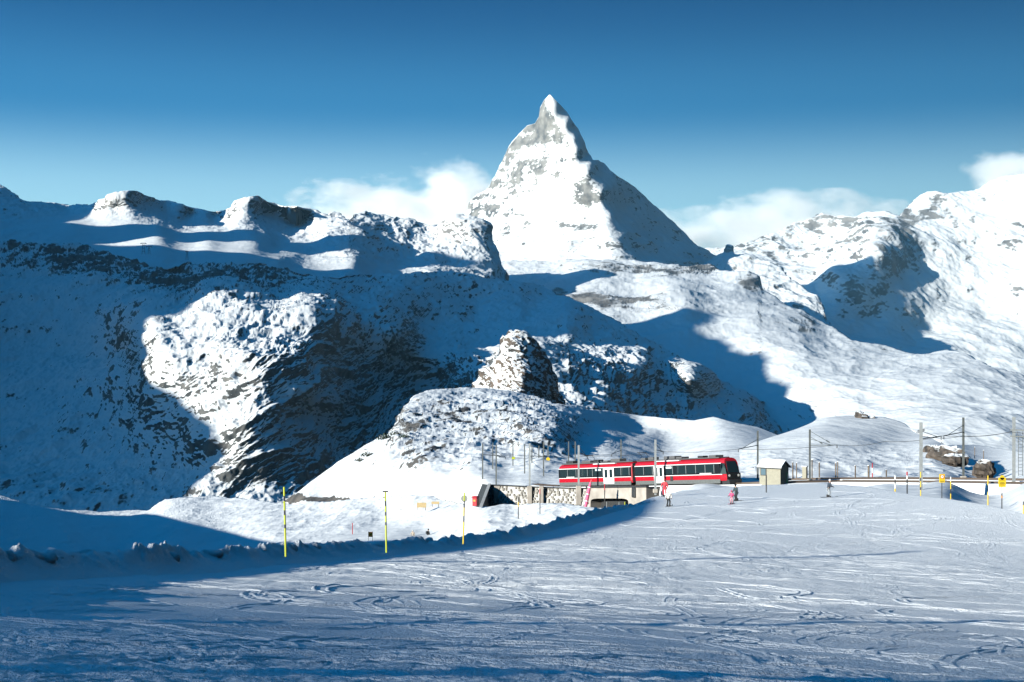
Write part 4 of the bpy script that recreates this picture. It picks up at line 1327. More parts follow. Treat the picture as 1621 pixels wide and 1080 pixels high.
# ------------------------------------------------------------------ catenary masts and wires
MASTS = [  # column, top row, base row, distance, paint, where
    (764, 702, 764, 262, 'd', 'leftmost mast, by the top of the dark wing wall'),
    (780, 701, 753, 292, 'd', 'slim mast at the outer bend of the track behind the leftmost one'),
    (785.5, 704, 772, 241, 'd', 'mast on the first concrete footing of the stone wall'),
    (812, 700, 750, 300, 'd', 'mast with the pale yellow marker inside the track bend'),
    (830.5, 703, 757, 275, 'd', 'mast standing in the blue shade of the track bend'),
    (838.5, 702, 773, 230.5, 'l', 'thick pale mast on the second footing of the stone wall'),
    (842, 705, 752, 298, 'd', 'thin mast just behind the thick pale wall mast'),
    (853, 706, 749, 306, 'd', 'short faint mast on the far side of the bend'),
    (860.5, 700, 762, 262, 'd', 'tall mast left of the yellow disc near the train tail'),
    (867.5, 706, 751, 300, 'd', 'mast carrying the yellow disc near the train tail'),
    (900, 699, 748, 302, 'd', 'faint mast rising behind the tail of the train roof'),
    (910.5, 699, 749, 296, 'd', 'mast right behind the pale one at the rear carriage'),
    (916, 705, 774, 218.5, 'l', 'pale mast in front of the rear carriage'),
    (983, 696, 757, 262, 'd', 'grey mast rising behind the rear carriage roof'),
    (1037.5, 696, 775, 203, 'l', 'pale mast in front of the door of the front carriage'),
    (1199.5, 682, 767, 206, 'd', 'dark mast with a long arm between the train and the hut'),
    (1282, 680, 760, 196, 'd', 'dark mast with two stay cables right of the cream hut'),
    (1458, 669, 782, 158, 'l', 'pale mast with an arm reaching right above the shaded hollow'),
    (1525, 661, 755, 184, 'd', 'dark mast in front of the rock outcrop on the knoll'),
    (1605, 660, 764, 168, 'l', 'thick pale one with double beam and ladder'),
]
mast_top = {}
for (px_, ty_, by_, Y_, paint, where) in MASTS:
    b = V(px_, by_, Y_)
    t = V(px_, ty_, Y_)
    hgt = t.z - b.z
    root = thing('catenary_mast', 'railway catenary mast, ' + where, 'mast', b, 0, 'catenary masts along the railway')
    mt = M_steel if paint == 'l' else M_mast
    w = {'l': 0.30, 'd': 0.24}[paint]
    q = MB()
    for sg in (-1, 1):
        q.box((0, sg * w * 0.45, hgt / 2 - 0.4), (w, w * 0.14, hgt + 0.8))
    q.box((0, 0, hgt / 2 - 0.4), (w * 0.16, w * 0.8, hgt + 0.8))
    q.build('pole', mt, root)
    q = MB()
    q.box((0, 0, -0.2), (0.7, 0.7, 0.6), bev=0.06)
    q.build('footing', M_conc, root)
    mast_top[px_] = (b, t, root)

def arm(px_, ey, tip, thick=0.06, mat=None, both=False):
    b, t, root = mast_top[px_]
    Yb = b.y
    a = V(px_, ey, Yb) - b
    c = V(tip[0], tip[1], tip[2]) - b
    q = MB()
    q.tube([a, c], thick, 6)
    q.tube([a + Vector((0, 0, 0.9)), a.lerp(c, 0.8)], thick * 0.6, 6)
    o = q.build('bracket_arm', mat or M_mast, root)
    q = MB()
    for k in range(4):
        p = c + Vector((0, 0, -0.12 * k))
        q.tube([p, p + Vector((0, 0, -0.07))], 0.10, 8)
    q.build('insulator', M_dark, root)
    return c + b

W1 = arm(1199.5, 705, (1169, 711, 199))
W2 = arm(1282, 705, (1325, 704.5, 190))
W3 = arm(1458, 695, (1490, 690.5, 172))
W4 = arm(1525, 684, (1494, 690, 176))
W5 = arm(1037.5, 712, (1050, 715, 208))
W6 = arm(916, 716, (930, 722, 222))
W7 = arm(983, 713, (968, 719, 250))
W8 = arm(838.5, 722, (862, 723, 244))
W9 = arm(785.5, 722, (800, 723.5, 258))
W10 = arm(764, 720, (790, 721, 272))
b_, t_, r_ = mast_top[1605]
for dy in (0.0, 0.75):
    q = MB()
    q.box(V(1630, 681.5, 163) - b_ + Vector((0, 0, -dy)), (4.4, 0.12, 0.14), rz=-0.55, M=None)
    q.build('cross_beam', M_mast, r_)
q = MB()
for k in range(5):
    p = V(1609.5 + 8 * k, 681.5, 167 - 1.6 * k) - b_
    q.tube([p, p + Vector((0.15, -0.15, -0.75))], 0.035, 5)
tag(q.build('beam_lattice', M_mast, r_), kind='stuff')
q = MB()
for sg in (0.55, 1.05):
    q.tube([(sg, 0, 0.8), (sg, 0, 5.6)], 0.035, 5)
for k in range(12):
    q.tube([(0.55, 0, 1.0 + 0.4 * k), (1.05, 0, 1.0 + 0.4 * k)], 0.025, 5)
q.build('ladder', M_mast, r_)
b_, t_, r_ = mast_top[1282]
for (y0, x1, y1) in ((683, 1314, 701), (692, 1302, 702.5)):
    q = MB()
    a, c = V(1283, y0, 196) - b_, V(x1, y1, 186) - b_
    q.tube([a, c], 0.035, 5)
    for f in (0.82, 0.88, 0.94):
        p = a.lerp(c, f)
        q.tube([p, p.lerp(c, 0.25)], 0.09, 6)
    q.build('stay_cable', M_mast, r_)
# yellow markers on two of the masts
for px_, yy, sz in ((812, 725, 0.75), (867.5, 727, 0.95)):
    b_, t_, r_ = mast_top[px_]
    c = V(px_, yy, b_.y) - b_
    q = MB()
    if px_ == 812:
        q.box(c + Vector((0.1, -0.3, 0)), (0.7, 0.06, 0.5))
    else:
        q.tube([c + Vector((0, -0.3, 0)), c + Vector((0, -0.25, 0))], 0.42, 14)
    q.build('yellow_marker', M_yellow if px_ > 850 else M_lime, r_)

def wire(label, pts, sag=0.3, r=0.03):
    q = MB()
    P = []
    for a, b in zip(pts[:-1], pts[1:]):
        for k in range(9):
            f = k / 8
            p = a.lerp(b, f)
            p.z -= sag * 4 * f * (1 - f)
            P.append(p)
    q.tube(P, r, 5)
    return tag(q.build('overhead_wire', M_dark), label, 'wire', 'overhead wires of the railway')

wire('contact wire above the train running to the long arm near the hut', [W10, W9, W8, W6, W5, W1, W2], 0.25)
wire('contact wire from the stayed mast over the right-hand track to the picture edge', [W2, V(1400, 699, 184), W4, V(1600, 684, 166), V(1700, 680, 158)], 0.3)
wire('thin wire strung between the masts on the far side of the track bend', [V(764, 720, 262), V(812, 720, 300), V(867, 721, 300), V(910, 720, 296), V(983, 718, 262)], 0.2)
wire('upper wire between the pale mast and the double beam at the right', [V(1458, 690, 158), V(1525, 690, 184), V(1605, 682, 168)], 0.3)

# ------------------------------------------------------------------ hut, cabinet, fences
def hut():
    Yh = 186.0
    corner = V(1235.5, 767.5, Yh)                # the near corner between the lit side and the shaded gable
    root = thing('equipment_hut', 'small cream railway hut with a snowy roof and one dark window', 'hut', corner, 0)
    lx = Vector((-0.80, 0.60, 0)).normalized()     # along the lit side, to the left
    gx = Vector((0.60, 0.80, 0)).normalized()      # along the shaded gable, to the right and back
    L_, G_, Hh, R_ = 3.1, 2.45, 2.25, 0.7
    sunk = -0.5
    def P(a, g, z):
        return lx * a + gx * g + Vector((0, 0, z))
    def slab(name, pts, n, th, mat):
        q = MB()
        k = len(pts)
        vs = [p for p in pts] + [p - n * th for p in pts]
        q.add(vs, [tuple(range(k)), tuple(range(2 * k - 1, k - 1, -1))] + [(i, k + i, k + (i + 1) % k, (i + 1) % k) for i in range(k)])
        return q.build(name, mat, root)
    nl, ng = -gx, -lx
    slab('wall', [P(0, 0, sunk), P(L_, 0, sunk), P(L_, 0, Hh), P(0, 0, Hh)], nl, 0.12, M_cream)
    slab('wall', [P(0.002, 0.12, sunk), P(0.002, G_ - .12, sunk), P(0.002, G_ - .12, Hh), P(0.002, G_ / 2, Hh + R_), P(0.002, 0.12, Hh)], ng, 0.12, M_cream)
    slab('wall', [P(0, G_, sunk), P(L_, G_, sunk), P(L_, G_, Hh), P(0, G_, Hh)], -nl, 0.12, M_cream)
    slab('wall', [P(L_ - .002, 0.12, sunk), P(L_ - .002, G_ - .12, sunk), P(L_ - .002, G_ - .12, Hh), P(L_ - .002, G_ / 2, Hh + R_), P(L_ - .002, 0.12, Hh)], -ng, 0.12, M_cream)
    e = 0.28
    up = R_ / (G_ / 2)
    roof = slab('roof', [P(-e, -e, Hh - e * up + .03), P(L_ + e, -e, Hh - e * up + .03), P(L_ + e, G_ / 2, Hh + R_ + .03), P(-e, G_ / 2, Hh + R_ + .03)], Vector((0, 0, -1)), 0.10, M_dark)
    slab('roof', [P(-e, G_ + e, Hh - e * up + .03), P(L_ + e, G_ + e, Hh - e * up + .03), P(L_ + e, G_ / 2 + .01, Hh + R_ + .03), P(-e, G_ / 2 + .01, Hh + R_ + .03)], Vector((0, 0, -1)), 0.10, M_dark)
    q = MB()
    for a0, g0, g1 in ((-0.2, -0.22, G_ / 2), (-0.2, G_ + .22, G_ / 2)):
        pass
    slab('roof_snow', [P(-.24, -.26, Hh - .26 * up + .14), P(L_ + .24, -.26, Hh - .26 * up + .14), P(L_ + .2, G_ / 2, Hh + R_ + .15), P(-.2, G_ / 2, Hh + R_ + .15)], Vector((0, 0, -1)), 0.16, M_snowcap)
    wf = slab('window', [P(2.05, -0.04, 1.1), P(2.95, -0.04, 1.1), P(2.95, -0.04, 2.15), P(2.05, -0.04, 2.15)], nl, 0.06, M_dark)
    q = MB()
    pts = [P(2.17, -0.07, 1.22), P(2.83, -0.07, 1.22), P(2.83, -0.07, 2.03), P(2.17, -0.07, 2.03)]
    q.add(pts + [p - nl * 0.02 for p in pts], [(0, 1, 2, 3), (7, 6, 5, 4), (0, 4, 5, 1), (1, 5, 6, 2), (2, 6, 7, 3), (3, 7, 4, 0)])
    q.build('pane', material('sky_reflecting_pane', (0.10, 0.16, 0.20), 0.1), wf)
    slab('notice_panel', [P(-0.05, 1.75, 0.1), P(-0.05, 2.15, 0.1), P(-0.05, 2.15, 1.5), P(-0.05, 1.75, 1.5)], ng, 0.04, M_green)
    slab('notice_stripe', [P(-0.08, 1.88, 0.5), P(-0.08, 2.02, 0.5), P(-0.08, 2.02, 1.3), P(-0.08, 1.88, 1.3)], ng, 0.02, M_white)

hut()

c_ = base_at('rail_hill', 1274, 760)
c_ = V(1274, 760.5, 199)
root = thing('signal_cabinet', 'narrow cream cabinet with a dark side right of the hut', 'cabinet', c_, -0.6)
q = MB()
q.box((0, 0, 0.85), (0.62, 0.5, 2.2), bev=0.03)
q.build('case', M_cream, root)
q = MB()
q.box((0.32, 0, 0.95), (0.03, 0.46, 1.9))  # dark panel covering the right side
q.build('side_door', M_dark, root)
q = MB()
q.box((0, 0, 2.0), (0.75, 0.62, 0.12))
q.build('lid', M_snowcap, root)

first = None
posts = [(1255, 732, 760, 'beside the hut gable'), (1261, 733, 763, 'in front of the hut gable, second from the hut'), (1285.5, 728, 757, 'just right of the stayed mast'), (1297, 732, 754, 'left of the dark shaded hollow'),
         (1323, 733, 755, 'at the left end of the knoll foot'), (1326, 731, 754, 'twin of the post at the knoll foot'), (1354, 737, 755, 'midway along the knoll foot'), (1375, 737, 757, 'thicker one left of the red striped pole'),
         (1403, 744, 757, 'short one near the shaded hollow'), (1543, 708, 723, 'upper one on the white flat behind the knoll'), (1557, 713, 733, 'lower one on the white flat behind the knoll')]
for px_, t_, b_, where in posts:
    Y_ = 203.0 if px_ < 1500 else 300.0
    hgt = (b_ - t_) / F * Y_
    root = thing('fence_post', 'dark wooden fence post, ' + where, 'post', V(px_, b_, Y_), 0, 'dark posts along the railway')
    w = 0.22 if px_ == 1375 else 0.15
    q = MB()
    q.box((0, 0, hgt / 2 - 0.2), (w, w, hgt + 0.4), rz=px_ % 1.3, bev=0.02)
    q.build('post_shaft', M_wood, root)
    q = MB()
    q.box((0, 0, hgt + 0.02), (w + .05, w + .05, 0.06), rz=px_ % 1.3)
    q.build('post_cap', M_snowcap, root)

# ------------------------------------------------------------------ piste poles and signs
def banded_pole(px_, ty, by, Y_, r, label, bands, top_mat=None, lean=0.0, cap=None, sheet_name=None, group='piste marker poles'):
    b = V(px_, by, Y_)
    h = (by - ty) / F * Y_
    root = thing('marker_pole', label, 'pole', b, 0, group)
    z0 = -0.3
    n = len(bands)
    z = 0.0
    tot = sum(f for f, _ in bands)
    for f, mt in bands:
        q = MB()
        z1 = z + h * f / tot
        a0 = z0 if z == 0 else z
        q.tube([(lean * a0 / h * 1.0, 0, a0), (lean * z1 / h, 0, z1)], r * (1.0 if mt is not M_black else 0.93), 8)
        q.build('pole_band', mt, root)
        z = z1
    if cap:
        q = MB()
        q.box((lean, 0, h + 0.02), (0.24, 0.05, 0.05))
        q.build('pole_cap', M_black, root)
    return root, b, h

Lm, Bk, Yl = M_lime, M_black, M_yellow
banded_pole(452, 771, 868, 49.5, 0.036, 'tall lime and black piste pole, leftmost one on the snow bank', [(1.9, Lm), (.35, Bk), (.9, Lm), (.45, Bk), (.85, Lm), (.5, Bk), (.85, Lm)], lean=-0.05)
banded_pole(611.5, 779, 864, 59, 0.036, 'tall lime and black piste pole with a small T top on the snow bank', [(1.6, Lm), (.25, Bk), (.5, Lm), (.3, Bk), (.45, Lm), (.4, Bk), (.7, Lm)], lean=-0.04, cap=True)
r3, b3, h3 = banded_pole(733.5, 780, 852, 71, 0.036, 'lime and black piste pole in front of a round grey disc', [(1.2, Yl), (.45, Bk), (.6, Yl), (.5, Bk), (.6, Lm)], lean=0.06)
pole_specs = [(820.5, 787, 818, 196, 'thin dark and yellow stick on the white hump left of the wall', [(1, Bk), (.5, Yl), (.5, Bk)]),
              (854.8, 774, 816, 194, 'thin dark stick with a red tip in front of the stone wall', [(1.6, Bk), (.4, M_red)]),
              (957.2, 766, 806, 186, 'thin dark stick with a red tip in front of the underpass', [(1.5, Bk), (.5, M_red)]),
              (1436, 747, 786, 141, 'dark pole with a red and white tip left of the yellow striped ones', [(1.4, Bk), (.3, M_white), (.3, M_red)]),
              (1417, 753, 785, 143, 'pale yellow pole farthest left on the right-hand strip', [(.5, Yl), (.3, M_white), (.3, Bk), (.3, M_white)]),
              (1457.5, 747, 792, 134, 'yellow and black striped pole in front of the pale mast', [(.7, Yl), (.2, Bk), (.4, Yl), (.25, Bk), (.4, Yl)]),
              (1505, 755, 796, 131, 'thin yellow stick right of the round speed sign', [(.6, Yl), (.3, Bk), (.5, Yl), (.3, M_white)]),
              (1564, 753, 806, 122, 'yellow pole with a dark middle left of the large yellow sign', [(.9, Yl), (.35, Bk), (.5, Yl)]),
              (1620, 794, 818, 117, 'short yellow pole at the edge of the picture', [(1, Yl), (.3, Bk)]),
              (1381, 733, 757, 198, 'red and white striped pole by the railway fence', [(.5, M_red), (.5, M_white), (.5, M_red)]),
              (1213, 752, 782, 150, 'thin dark stick at the foot of the hut', [(1, Bk)]),
              (558, 828, 850, 232, 'thin red stick beside the ski road', [(1, M_red)])]
for px_, t_, b_, Y_, lb, bands in pole_specs:
    banded_pole(px_, t_, b_, Y_, 0.05 if Y_ < 140 else 0.07, lb, bands)

# pink rolled net leaning beside the underpass
b = V(927, 800, 206)
root = thing('rolled_net', 'pink rolled safety net on a leaning pole beside the underpass', 'net', b)
q = MB()
q.tube([(0, 0, -0.3), (0.35, 0, 1.6), (0.75, 0, 3.4)], [0.22, 0.28, 0.16], 8)
q.build('net_roll', M_pink, root)
q = MB()
q.tube([(-0.1, 0.05, -0.5), (0.85, 0.05, 3.8)], 0.05, 6)
q.build('pole', M_red, root)
for z in (0.6, 1.6, 2.6):
    q = MB()
    q.tube([(0.12 + 0.21 * (z - 0.6), 0, z), (0.15 + 0.21 * (z - 0.6), 0, z + .12)], 0.30, 8)
    q.build('strap', M_white, root)

# the round disc behind the third pole
b = V(735, 806, 232)
root = thing('round_sign', 'round grey sign disc seen from behind beside the ski road', 'sign', b)
q = MB()
q.tube([(0, 0, -0.4), (0, 0, 2.7)], 0.05, 6)
q.build('post', M_steel, root)
q = MB()
q.tube([(0, -0.05, 1.75), (0, -0.09, 1.75)], 0.58, 20)
q.build('disc', material('sign_back_grey', (0.30, 0.31, 0.29), 0.5), root)

# large yellow sign and the round speed sign at the right
b = V(1586, 808, 119)
root = thing('warning_sign', 'large yellow sign with dark lines of text on a black pole at the right', 'sign', b)
q = MB()
q.tube([(0, 0, -0.3), (0, 0, 2.3)], 0.045, 8)
q.build('post', M_black, root)
q = MB()
q.box((0, -0.07, 2.40), (0.66, 0.03, 0.82), bev=0.012)
q.tube([(0, -0.06, 2.82), (0, -0.085, 2.82)], 0.2, 12)
q.build('plate', M_yellow, root)
for z, w in ((2.60, 0.40), (2.38, 0.34), (2.30, 0.42), (2.18, 0.36)):
    q = MB()
    q.box((0, -0.09, z), (w, 0.012, 0.035))
    q.build('text_line', M_black, root)
q = MB()
q.tube([(0, 0, 1.05), (0, 0, 1.25)], 0.06, 8)
q.build('tape', M_orange, root)

b = V(1491, 794, 132)
root = thing('speed_sign', 'yellow board with a red ringed round sign on a dark post', 'sign', b)
q = MB()
q.tube([(0, 0, -0.3), (0, 0, 1.8)], 0.04, 8)
q.build('post', M_black, root)
q = MB()
q.box((0, -0.06, 2.2), (0.54, 0.03, 0.82), bev=0.012)
q.build('board', M_yellow, root)
q = MB()
q.tube([(0, -0.08, 2.36), (0, -0.10, 2.36)], 0.22, 18)
q.build('red_ring', M_orange, root)
q = MB()
q.tube([(0, -0.095, 2.36), (0, -0.115, 2.36)], 0.13, 16)
q.build('white_disc', M_white, root)
q = MB()
q.box((0, -0.12, 2.36), (0.14, 0.01, 0.05))
q.build('text_line', M_black, root)
q = MB()
q.box((0, -0.085, 1.93), (0.36, 0.01, 0.05))
q.build('text_line', M_black, root)

# red bin, wooden boards, orange sign, rope fence beside the ski road
b = V(753, 800.5, 215)
root = thing('grit_bin', 'bright red grit bin against the dark wing wall', 'bin', b, -0.5)
q = MB()
q.box((0, 0, 0.6), (0.85, 0.8, 1.3), bev=0.06)
q.build('tub', M_red, root)
q = MB()
q.box((0, 0, 1.36), (0.95, 0.9, 0.22), bev=0.07)
q.build('lid', M_red, root)
q = MB()
q.box((0, -0.42, 0.8), (0.4, 0.03, 0.3))
q.build('label_plate', M_orange, root)

for (x0, x1, y0, y1, Y_, lb) in ((660, 675, 796, 804, 240, 'larger pale wooden board standing in the snow above the ski road'), (683, 695.5, 794.5, 798.5, 238, 'smaller low wooden board right of the larger one')):
    b = V((x0 + x1) / 2, y1 + 2, Y_)
    root = thing('wooden_board', lb, 'board', b)
    wv, hv = (x1 - x0) / F * Y_, (y1 - y0) / F * Y_
    q = MB()
    q.box((0, 0, 0.25 + hv / 2), (wv, 0.08, hv))
    q.build('board_face', M_board, root)
    for sg in (-1, 1):
        q = MB()
        q.box((sg * wv * 0.4, 0.08, 0.2), (0.1, 0.08, 0.9))
        q.build('leg', M_wood, root)

b = V(586.5, 853, 200)
root = thing('slow_sign', 'small orange banner sign standing at the ski road junction', 'sign', b)
q = MB()
q.box((0, 0, 0.62), (0.56, 0.06, 0.72))
q.build('banner', M_orange, root)
for sg in (-1, 1):
    q = MB()
    q.tube([(sg * 0.3, 0, -0.3), (sg * 0.3, 0, 1.05)], 0.03, 6)
    q.build('stake', M_black, root)
q = MB()
q.box((0, -0.04, 0.66), (0.36, 0.01, 0.1))
q.build('text_line', M_yellow, root)

fence_pts = [(523, 834, 285), (565, 829, 275), (668.5, 829, 244), (691.5, 828.5, 238), (722, 825, 225), (745, 822, 219)]
tops = []
for i, (px_, py_, Y_) in enumerate(fence_pts):
    lb = ['leftmost, standing alone in the snow', 'second from the left by the thin red stick', 'left one above the two walkers', 'right one above the two walkers', 'just left of the striped pole', 'nearest the red bin'][i]
    b = V(px_, py_ + 6, Y_)
    root = thing('rope_post', 'short rope post with a dark tag, ' + lb, 'post', b, 0, 'rope posts by the ski road')
    q = MB()
    q.tube([(0, 0, -0.3), (0, 0, 1.0)], 0.035, 6)
    q.build('stake', M_wood, root)
    q = MB()
    q.box((0, -0.05, 0.72), (0.34, 0.04, 0.44))
    q.build('tag_plate', M_dark, root)
    tops.append(b + Vector((0, 0, 0.95)))
q = MB()
q.tube(tops[1:], 0.025, 5)
tag(q.build('rope', M_dark), 'dark rope strung between the short posts by the ski road', 'rope')

# ------------------------------------------------------------------ chairlift at lower left
cable = [V(-90, 837.5, 440), V(51, 840.8, 430), V(226, 844.5, 418), V(340, 846.5, 408), V(394, 838.5, 404)]
cable = [V(-90, 837.0, 440), V(51, 839.6, 430), V(226, 843.6, 418), V(267.5, 844.5, 415), V(337, 846.0, 410), V(400, 846.6, 405), V(470, 846.8, 400)]
q = MB()
q.tube(cable, 0.10, 6)
tag(q.build('lift_cable', M_dark), 'dark chairlift cable crossing the shaded snow at lower left', 'cable')
first_chair = None
for k, (px_, lb, mt) in enumerate(((51, 'pale empty lift chair at the far left of the cable', M_poster), (226, 'lift chair with an orange back, second along the cable', M_orange), (267.5, 'dark small lift chair, third along the cable', M_dark), (337, 'brownish lift chair near the sunlit rim', M_orange), (394, 'small yellow lift chair nearest the ski road', M_yellow))):
    py_ = np.interp(px_, [51, 226, 267.5, 337, 400], [839.6, 843.6, 844.5, 846, 846.6])
    Y_ = np.interp(px_, [51, 400], [430, 405])
    if first_chair is None:
        root = thing('lift_chair', lb, 'lift chair', (0, 0, 0), 0, 'chairs hanging on the lift cable')
        q = MB()
        q.tube([(0, 0, 0.05), (0, 0.15, -0.6), (0, 0.1, -1.2)], 0.06, 6)
        q.build('hanger', M_mast, root)
        q = MB()
        for sg in (-1, 1):
            q.tube([(sg * 0.85, 0, -1.15), (sg * 0.85, 0, -2.0), (sg * 0.85, -0.5, -2.05)], 0.06, 6)
        q.tube([(-0.85, 0, -1.15), (0.85, 0, -1.15)], 0.06, 6)
        q.build('frame', M_mast, root)
        q = MB()
        q.box((0, -0.25, -2.0), (1.6, 0.5, 0.12), bev=0.03)
        q.build('seat', M_dark, root)
        q = MB()
        q.box((0, 0.02, -1.62), (1.6, 0.1, 0.62), bev=0.03)
        q.build('backrest', mt, root)
        q = MB()
        q.tube([(-0.7, -0.6, -2.5), (0.7, -0.6, -2.5)], 0.05, 6)
        q.tube([(0, -0.5, -2.05), (0, -0.6, -2.5)], 0.04, 6)
        q.build('footrest', M_mast, root)
        first_chair = root
    else:
        root = copy_tree(first_chair)
        root['label'] = lb
        for ch in root.children:
            if ch.name.startswith('backrest'):
                ch.data = ch.data.copy()
                ch.data.materials[0] = mt
    root.location = V(px_, py_, Y_)
    s_ = 1.0 if k in (0, 1) else 0.8
    root.rotation_euler = (0, 0, -0.3 + 0.25 * k)

# lift pylons far up on the plateau, and a hut on the summit shoulder
for k, (px_, ty, by, w) in enumerate(((227, 385, 404, 1.0), (236, 390.5, 405, 1.4), (296, 398, 411, 0.7))):
    Y_ = 4650.0
    h = (by - ty) / F * Y_
    lb = ['tallest of the far lift pylons', 'far lift pylon with the widest crosshead', 'small far lift pylon apart from the other two'][k]
    root = thing('lift_pylon', lb + ' on the snow plateau', 'pylon', V(px_, by, Y_), 0, 'lift pylons on the plateau')
    q = MB()
    for sg in (-1, 1):
        q.tube([(sg * h * 0.14, 0, -4), (sg * h * 0.05, 0, h)], 0.7, 5)
    for f in (0.3, 0.55, 0.8):
        q.tube([(-h * 0.12 * (1 - f * .6), 0, h * f), (h * 0.12 * (1 - f * .6), 0, h * f)], 0.4, 5)
    q.build('tower', M_dark, root)
    q = MB()
    q.box((0, 0, h), (h * 0.45 * w, 1.5, 1.6))
    q.box((-h * 0.2 * w, 0, h - 1.4), (h * .12, 1.8, 1.6))
    q.box((h * 0.2 * w, 0, h - 1.4), (h * .12, 1.8, 1.6))
    q.build('crosshead', M_dark, root)
b = V(181, 322.5, 6085)
root = thing('summit_hut', 'tiny dark hut on the rocky shoulder of the upper left snow peak', 'hut', b)
q = MB()
q.box((0, 0, 4), (9, 9, 14))
q.build('wall', M_stone, root)
q = MB()
q.prism([(-5.5, 0), (5.5, 0), (0, 5)], -5.5, 5.5, Matrix.Translation((0, 0, 11)))
q.build('roof', M_dark, root)

# dark outcrop on top of the knoll
def rocky(name, label, cat, c, size, mat, seed, parent=None):
    q = MB()
    q.ball((0, 0, 0), 1.0, 26, 16)
    P = np.array(q.v)
    u = P.copy()
    P = np.sign(P) * np.abs(P) ** 0.75 * np.array(size)
    d = fbm(u * np.array(size) + seed * 7.1, max(size) * 0.8, 5, 0.65, seed, True)
    P = P * (1 + 0.42 * d[:, None])
    R = np.array(Matrix.Rotation(0.5 * math.sin(seed * 1.7), 3, 'X') @ Matrix.Rotation(0.45 * math.cos(seed * 2.3), 3, 'Y') @ Matrix.Rotation(seed, 3, 'Z'))
    P = (P * 1.1) @ R.T
    q.v = [tuple(p) for p in P]
    o = q.build(name, mat, parent)
    nz = np.zeros(len(o.data.vertices) * 3)
    o.data.vertices.foreach_get('normal', nz)
    at_ = o.data.attributes.new('rock', 'FLOAT', 'POINT')
    at_.data.foreach_set('value', (0.80 + (0.45 - nz.reshape(-1, 3)[:, 2]) * 0.9).astype(np.float32))
    o.location = c
    return tag(o, label, cat)

M_crag = snow_rock('outcrop_rock', 0.7, (0.035, 0.032, 0.03), (0.15, 0.12, 0.10), bump_m=0.12)
o = rocky('rock_outcrop', 'dark blocky rock outcrop on the crest of the rounded white knoll', 'rock', V(1364, 659.5, 347), (1.7, 1.2, 0.75), M_crag, 5)
o2 = rocky('boulder', 'low dark boulder just right of the crest outcrop on the knoll', 'rock', V(1379, 661.2, 347), (0.9, 0.7, 0.3), M_crag, 9)
for (px_, py_, Y_, sx, sz, sd, lb) in ((1478, 716, 262, 2.0, 1.0, 11, 'left block of the bare rock outcrop under the right-hand masts'), (1499, 722, 250, 2.6, 1.3, 12, 'large brown block of the rock outcrop under the dark right-hand mast'),
                                      (1512, 729, 240, 1.8, 0.9, 13, 'lower block of the rock outcrop behind the dark right-hand mast'), (1557, 746, 222, 1.9, 1.0, 14, 'dark rock at the foot of the knoll left of the large yellow sign')):
    rocky('boulder', lb, 'rock', V(px_, py_, Y_), (sx, 1.4, sz), M_crag, sd)

# three unseen tall masts added on the left for their long shadows across the slope
for k, (px_, py_, back, h) in enumerate(((0, 1058, 16, 17.0), (760, 890, 46, 20.0), (500, 985, 34, 15.0))):
    p = V(px_, py_, float(slope_field(np.array([px_ * 1.0]), np.array([py_ * 1.0]))[0]))
    b = Vector((p.x - L_DIR[0] * back, p.y - L_DIR[1] * back, p.z - 1.0))
    root = thing('lamp_mast', ['tall slim lamp mast nearest the viewer beside the slope', 'tall slim lamp mast farthest up the slope edge', 'tall slim lamp mast in the middle of the slope edge'][k], 'mast', b, 0, 'lamp masts beside the slope')
    q = MB()
    q.tube([(0, 0, -1.5), (0, 0, h * 0.5), (0, 0, h)], [0.36, 0.30, 0.24], 10)
    q.build('pole', M_steel, root)
    q = MB()
    q.box((0.3, 0, h), (0.9, 0.3, 0.18), bev=0.04)
    q.build('lamp_head', M_dark, root)

# ------------------------------------------------------------------ people
M_skin = material('skin', (0.55, 0.33, 0.24), 0.6)
def skin_chain(name, verts, edges, radii, mat, parent, root_i=0, sub=1):
    me = bpy.data.meshes.new(name)
    me.from_pydata(verts, edges, [])
    me.materials.append(mat)
    o = bpy.data.objects.new(name, me)
    COL.objects.link(o)
    o.parent = parent
    o.modifiers.new('skin', 'SKIN')
    lay = me.skin_vertices[0].data
    for i, r in enumerate(radii):
        lay[i].radius = (r, r)
        lay[i].use_root = (i == root_i)
    s = o.modifiers.new('smooth', 'SUBSURF')
    s.levels = sub
    s.render_levels = sub
    return o

